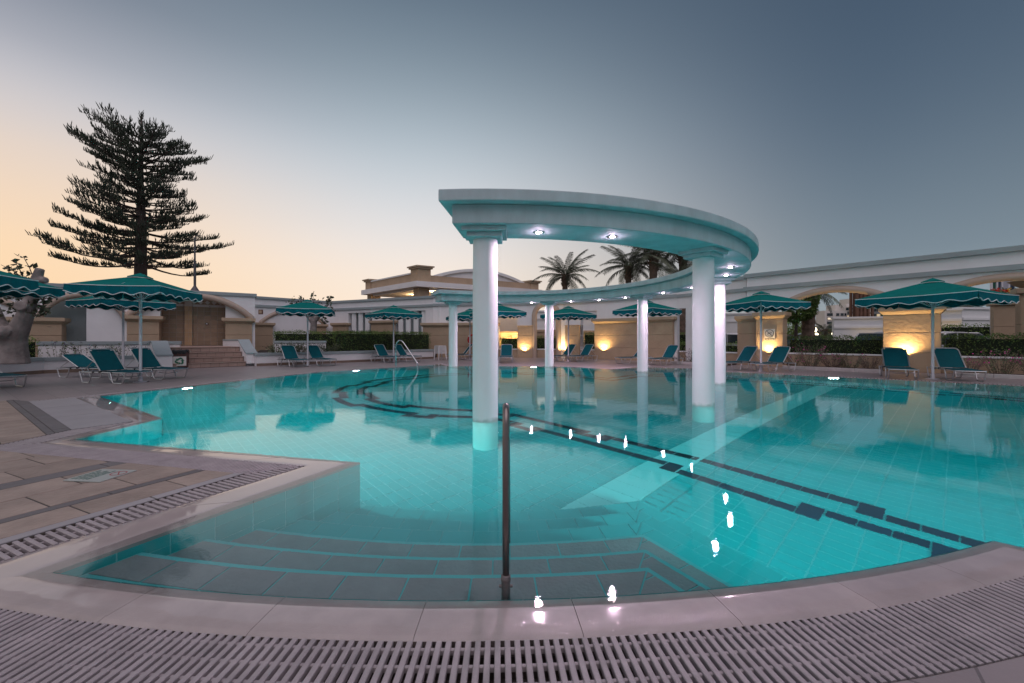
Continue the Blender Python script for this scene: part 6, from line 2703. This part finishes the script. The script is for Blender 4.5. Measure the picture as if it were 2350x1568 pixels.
for r_ in range(6):
    z = Z(704 + 9 * r_, D_)
    b_ = obj('balcony', rects([(X(1943, D_) - ht.location.x, X(1976, D_) - ht.location.x, z - .3, z)], -1.4, 1.0), M['hotel'], ht)
    obj('railing', rects([(X(1943, D_) - ht.location.x, X(1976, D_) - ht.location.x, z, z + .55)], -1.4, -1.3), M['hotel_rail'], b_)
    for (u0, u1) in ((1945, 1951), (1954, 1960), (1963, 1970)):
        obj('window', rects([(X(u0, D_) - ht.location.x, X(u1, D_) - ht.location.x, z - 1.25, z - .35)], 0.8, 0.95), M['lit_window' if (u0 + r_) % 3 == 0 else 'glass_dark'], ht)
# red roofed house
t = thing('small_house', 'small white house with red tiled roof below the hotel', 'house', (X(1928, 110), 110, 0))
obj('wall', rects([(-3.2, 4, 0, Z(766, 110))], 0, 6), M['hotel'], t)
mb = MB(); a, b = Z(766.5, 110), Z(754, 110)
mb.wallprism([(-3.6, a), (1.2, b), (4.4, a)], -.5, 6.5)
obj('roof', mb, M['roof_tile'], t)
# brown timber frame and the apartment block behind it
D2 = 60
tf_ = thing('timber_tower', 'tall brown timber post frame beside the hotel', 'scaffold', (X(1985, D2), D2, 0))
for u in (1966, 1974, 1983, 1992, 2001):
    for yy in (0, 1.1):
        x = X(u, D2) - tf_.location.x
        obj('post', rects([(x - .13, x + .13, 0, Z(640, D2))], yy - .13, yy + .13), M['rust'], tf_)
for v in (660, 690, 720):
    z = Z(v, D2)
    obj('cross_beam', rects([(X(1964, D2) - tf_.location.x, X(2003, D2) - tf_.location.x, z, z + .18)], -.06, .06), M['rust'], tf_)
ab = thing('apartment_block', 'dim apartment block with balconies behind the timber frame', 'building', (X(1990, 120), 120, 0))
hb2 = lambda u0, u1, v0, v1, y0, y1: rects([(X(u0, 120) - ab.location.x, X(u1, 120) - ab.location.x, Z(v1, 120), Z(v0, 120))], y0, y1)
obj('wall', hb2(1999, 2055, 662, 790, 0, 4), M['hotel'], ab)
for r_ in range(8):
    v = 668 + r_ * 11
    b_ = obj('balcony', hb2(2001, 2030, v + 4, v + 9, -1.3, 0), M['hotel_rail'], ab)
    for u in (2003, 2012, 2021, 2033, 2043):
        obj('window', hb2(u, u + 6, v - 3, v + 4, -.15, -.02), M['lit_window' if (u + r_ * 5) % 4 == 1 else 'glass_dark'], ab)
ab2 = thing('apartment_block', 'faint distant building behind the last parasol', 'building', (X(2130, 140), 140, 0))
obj('wall', rects([(-8, 14, 0, Z(690, 140))], 0, 10), M['coping_paint'], ab2)
for k in range(5):
    for r_ in range(4):
        obj('window', rects([(-6.5 + k * 4, -4.6 + k * 4, 3 + 2.6 * r_, 4.5 + 2.6 * r_)], -.12, -.01), M['glass_dark'], ab2)
# thatched hut roof under the timber frame
t = thing('thatched_roof', 'conical thatched sunshade roof by the timber frame', 'hut', (X(1992, 45), 45, 0))
mb = MB(); mb.lathe([(2.2, Z(746, 45)), (1.2, Z(739, 45)), (0.1, Z(732, 45))], (0, 0, 0), 18)
obj('roof', mb, M['rail'], t)
mb = MB(); mb.tube([(0, 0, 0), (0, 0, Z(742, 45))], .12, 8)
obj('post', mb, M['rail'], t)


# globe street lamps
def globe_lamp(u, v, d, label, r=0.2):
    z = Z(v, d)
    t = thing('street_lamp', label, 'street lamp', (X(u, d), d, 0), 0, 'globe street lamps beyond the hedge')
    mb = MB(); mb.tube([(0, 0, 0), (0, 0, z - r)], 0.05, 8)
    obj('post', mb, M['lampmetal'], t)
    mb = MB()
    prof = [(max(0.001, r * math.sin(PI * k / 10)), z - r * math.cos(PI * k / 10)) for k in range(11)]
    mb.lathe(prof, (0, 0, 0), 14)
    obj('globe', mb, M['globe'], t, smooth=True)


for (u, v, d, r, lab) in ((1867, 757, 42, .26, 'biggest lit globe lamp left of the palm trunk'), (1873, 768, 46, .17, 'small lit globe lamp just below the biggest one'), (1851, 769, 60, .16, 'small lit globe lamp at the pier edge'),
                          (1912, 766, 52, .2, 'lit globe lamp right of the palm trunk'), (1945, 759, 52, .24, 'lit globe lamp left of the lit sign'), (1971, 762, 52, .24, 'lit globe lamp right of the lit sign'), (1995, 766, 50, .2, 'lit globe lamp by the white annex wall')):
    globe_lamp(u, v, d, lab, r)
t = thing('lit_sign', 'small glowing green sign panel between two globe lamps', 'sign', (X(1958, 53), 53, 0))
mb = MB(); mb.span(-.75, .75, -.1, .1, Z(766, 53), Z(754, 53))
obj('case', mb, M['sign_green'], t)
mb = MB(); mb.span(-.65, .65, -.13, -.11, Z(765, 53), Z(755, 53))
obj('panel', mb, M['screen'], t)
mb = MB(); mb.tube([(-.5, 0, 0), (-.5, 0, Z(766, 53))], .05, 6); mb.tube([(.5, 0, 0), (.5, 0, Z(766, 53))], .05, 6)
obj('post', mb, M['lampmetal'], t)


# cars: lofted body, glass house, wheels
def car(label, x, y, rz, paint, h=1.5):
    t = thing('parked_car', label, 'car', (x, y, 0), rz)
    W_ = 0.86
    side = [(-2.1, .42), (-2.12, .70), (-1.95, .86), (-1.15, .93), (0.9, .96), (1.75, .93), (2.05, .80), (2.08, .42), (1.7, .24), (-1.8, .24)]
    mb = MB(); mb.wallprism(side, -W_, W_)
    obj('body', mb, M[paint], t, bevel=.08)
    rf = [(-1.05, .93), (-0.30, h - .05), (0.10, h), (0.95, h - .04), (1.65, .95)]
    mb = MB(); mb.wallprism(rf, -W_ + .10, W_ - .10)
    obj('glass_house', mb, M['glass_dark'], t, bevel=.05)
    mb = MB()
    mb.tube([(-0.30, 0, h - .03), (0.10, 0, h + .02), (0.95, 0, h - .01)], .05, 4)
    mb.span(-0.32, 0.97, -W_ + .16, W_ - .16, h - .05, h + .015)
    for s in (-1, 1):
        mb.tube([(-1.08, s * (W_ - .10), .93), (-0.32, s * (W_ - .13), h - .04), (0.1, s * (W_ - .13), h), (0.97, s * (W_ - .13), h - .03), (1.68, s * (W_ - .10), .95)], .04, 6)
        mb.tube([(0.15, s * (W_ - .10), .95), (0.12, s * (W_ - .12), h - .02)], .035, 6)
    obj('roof', mb, M[paint], t)
    for (wx) in (-1.35, 1.3):
        for s in (-1, 1):
            mb = MB(); mb.tube([(wx, s * (W_ - .20), .32), (wx, s * (W_ + .01), .32)], .32, 18)
            w_ = obj('wheel', mb, M['tyre'], t)
            mb = MB(); mb.tube([(wx, s * (W_ + .011), .32), (wx, s * (W_ + .02), .32)], .19, 12)
            obj('rim', mb, M['alu'], w_)
    for s in (-1, 1):
        mb = MB(); mb.box((-2.06, s * .62, .68), (.08, .28, .13)); obj('headlight', mb, M['plastic_white'], t, bevel=.02)
        mb = MB(); mb.box((-.75, s * (W_ + .08), .98), (.14, .18, .12)); obj('mirror', mb, M[paint], t, bevel=.03)
    return t


car('silver car seen between the slim column and the first pier', X(1668, 26.5), 26.5, R(-38), 'car_silver', 1.52)
car('dark car whose roof shows over the hedge behind the first pier', X(1828, 28), 28.0, R(10), 'car_dark', 1.48)
car('silver car whose roof shows over the hedge left of the wide pier', X(2012, 23.0), 23.0, R(20), 'car_silver', 1.55)
car('silver car whose roof shows over the hedge right of the wide pier', X(2160, 20.6), 20.6, R(-12), 'car_silver', 1.52)

# urns on pillars and flagpoles
for (u, d, vt, lab) in ((2301, 18.6, 683, 'flower urn on a tan pillar beyond the last parasol'), (2366, 15.4, 654, 'flower bowl on a tan pillar at the right edge')):
    zt_ = Z(vt + 8, d)
    t = thing('urn_pillar', lab, 'pillar', (X(u, d), d, 0), R(-40))
    w_ = 0.33
    for (a, b) in ((0, .9), (.91, 1.75), (1.76, zt_ - .22)):
        if b > a:
            obj('course', rects([(-w_, w_, a, b)], -w_, w_), M['tan'], t, bevel=.012)
    obj('cap', rects([(-w_ - .12, w_ + .12, zt_ - .21, zt_)], -w_ - .12, w_ + .12), M['tan_trim'], t, bevel=.03)
    mb = MB(); mb.lathe([(0.22, zt_), (0.30, zt_ + .05), (0.42, zt_ + .12), (0.56, zt_ + .25), (0.60, zt_ + .27), (0.56, zt_ + .29)], (0, 0, 0), 24)
    obj('bowl', mb, M['tan_trim'], t, smooth=True)
    c = np.stack([RNG.normal(0, .2, 260), RNG.normal(0, .2, 260), zt_ + .30 + np.abs(RNG.normal(0, .12, 260))], 1)
    np_obj('foliage', leaf_arrays(c, .12), M['herb'], t)
    for (k, n) in (('red', 70), ('yellow', 60)):
        c = np.stack([RNG.normal(-.15 if k == 'red' else .15, .16, n), RNG.normal(-.1, .2, n), zt_ + .34 + np.abs(RNG.normal(0, .10, n))], 1)
        np_obj('blossom', leaf_arrays(c, .11, aspect=1.2), M[k], t)
for k, (u, fl_, lab) in enumerate(((2274, 'flag_b', 'leftmost flagpole with a dark green flag'), (2286.5, 'flag_a', 'second flagpole with a navy flag'), (2298, 'flag_c', 'third flagpole with a pale flag'), (2314, 'flag_a', 'rightmost flagpole with a dark blue flag'))):
    d = 21.0
    t = thing('flagpole', lab, 'flagpole', (X(u, d), d, 0), 0, 'flagpoles beyond the last arch')
    mb = MB(); mb.tube([(0, 0, 0), (0, 0, 5.6)], .05, 10); mb.lathe([(0.001, 5.6), (.07, 5.64), (.07, 5.7), (.001, 5.75)], (0, 0, 0), 10)
    obj('pole', mb, M['pole'], t)
    mb = MB()
    vs_, fs = [], []
    for i in range(9):
        for j in range(9):
            a, b = i / 8, j / 8
            vs_.append((0.05 + 0.34 * a * (1 - .45 * b), 0.06 * math.sin(a * 9 + k) * (1 - .3 * b), 5.4 - 1.7 * b - .25 * a))
    for i in range(8):
        for j in range(8):
            fs.append((i * 9 + j, i * 9 + j + 1, (i + 1) * 9 + j + 1, (i + 1) * 9 + j))
    mb.add(vs_, fs)
    obj('flag', mb, M[fl_], t, smooth=True)
bpy.context.view_layer.update()
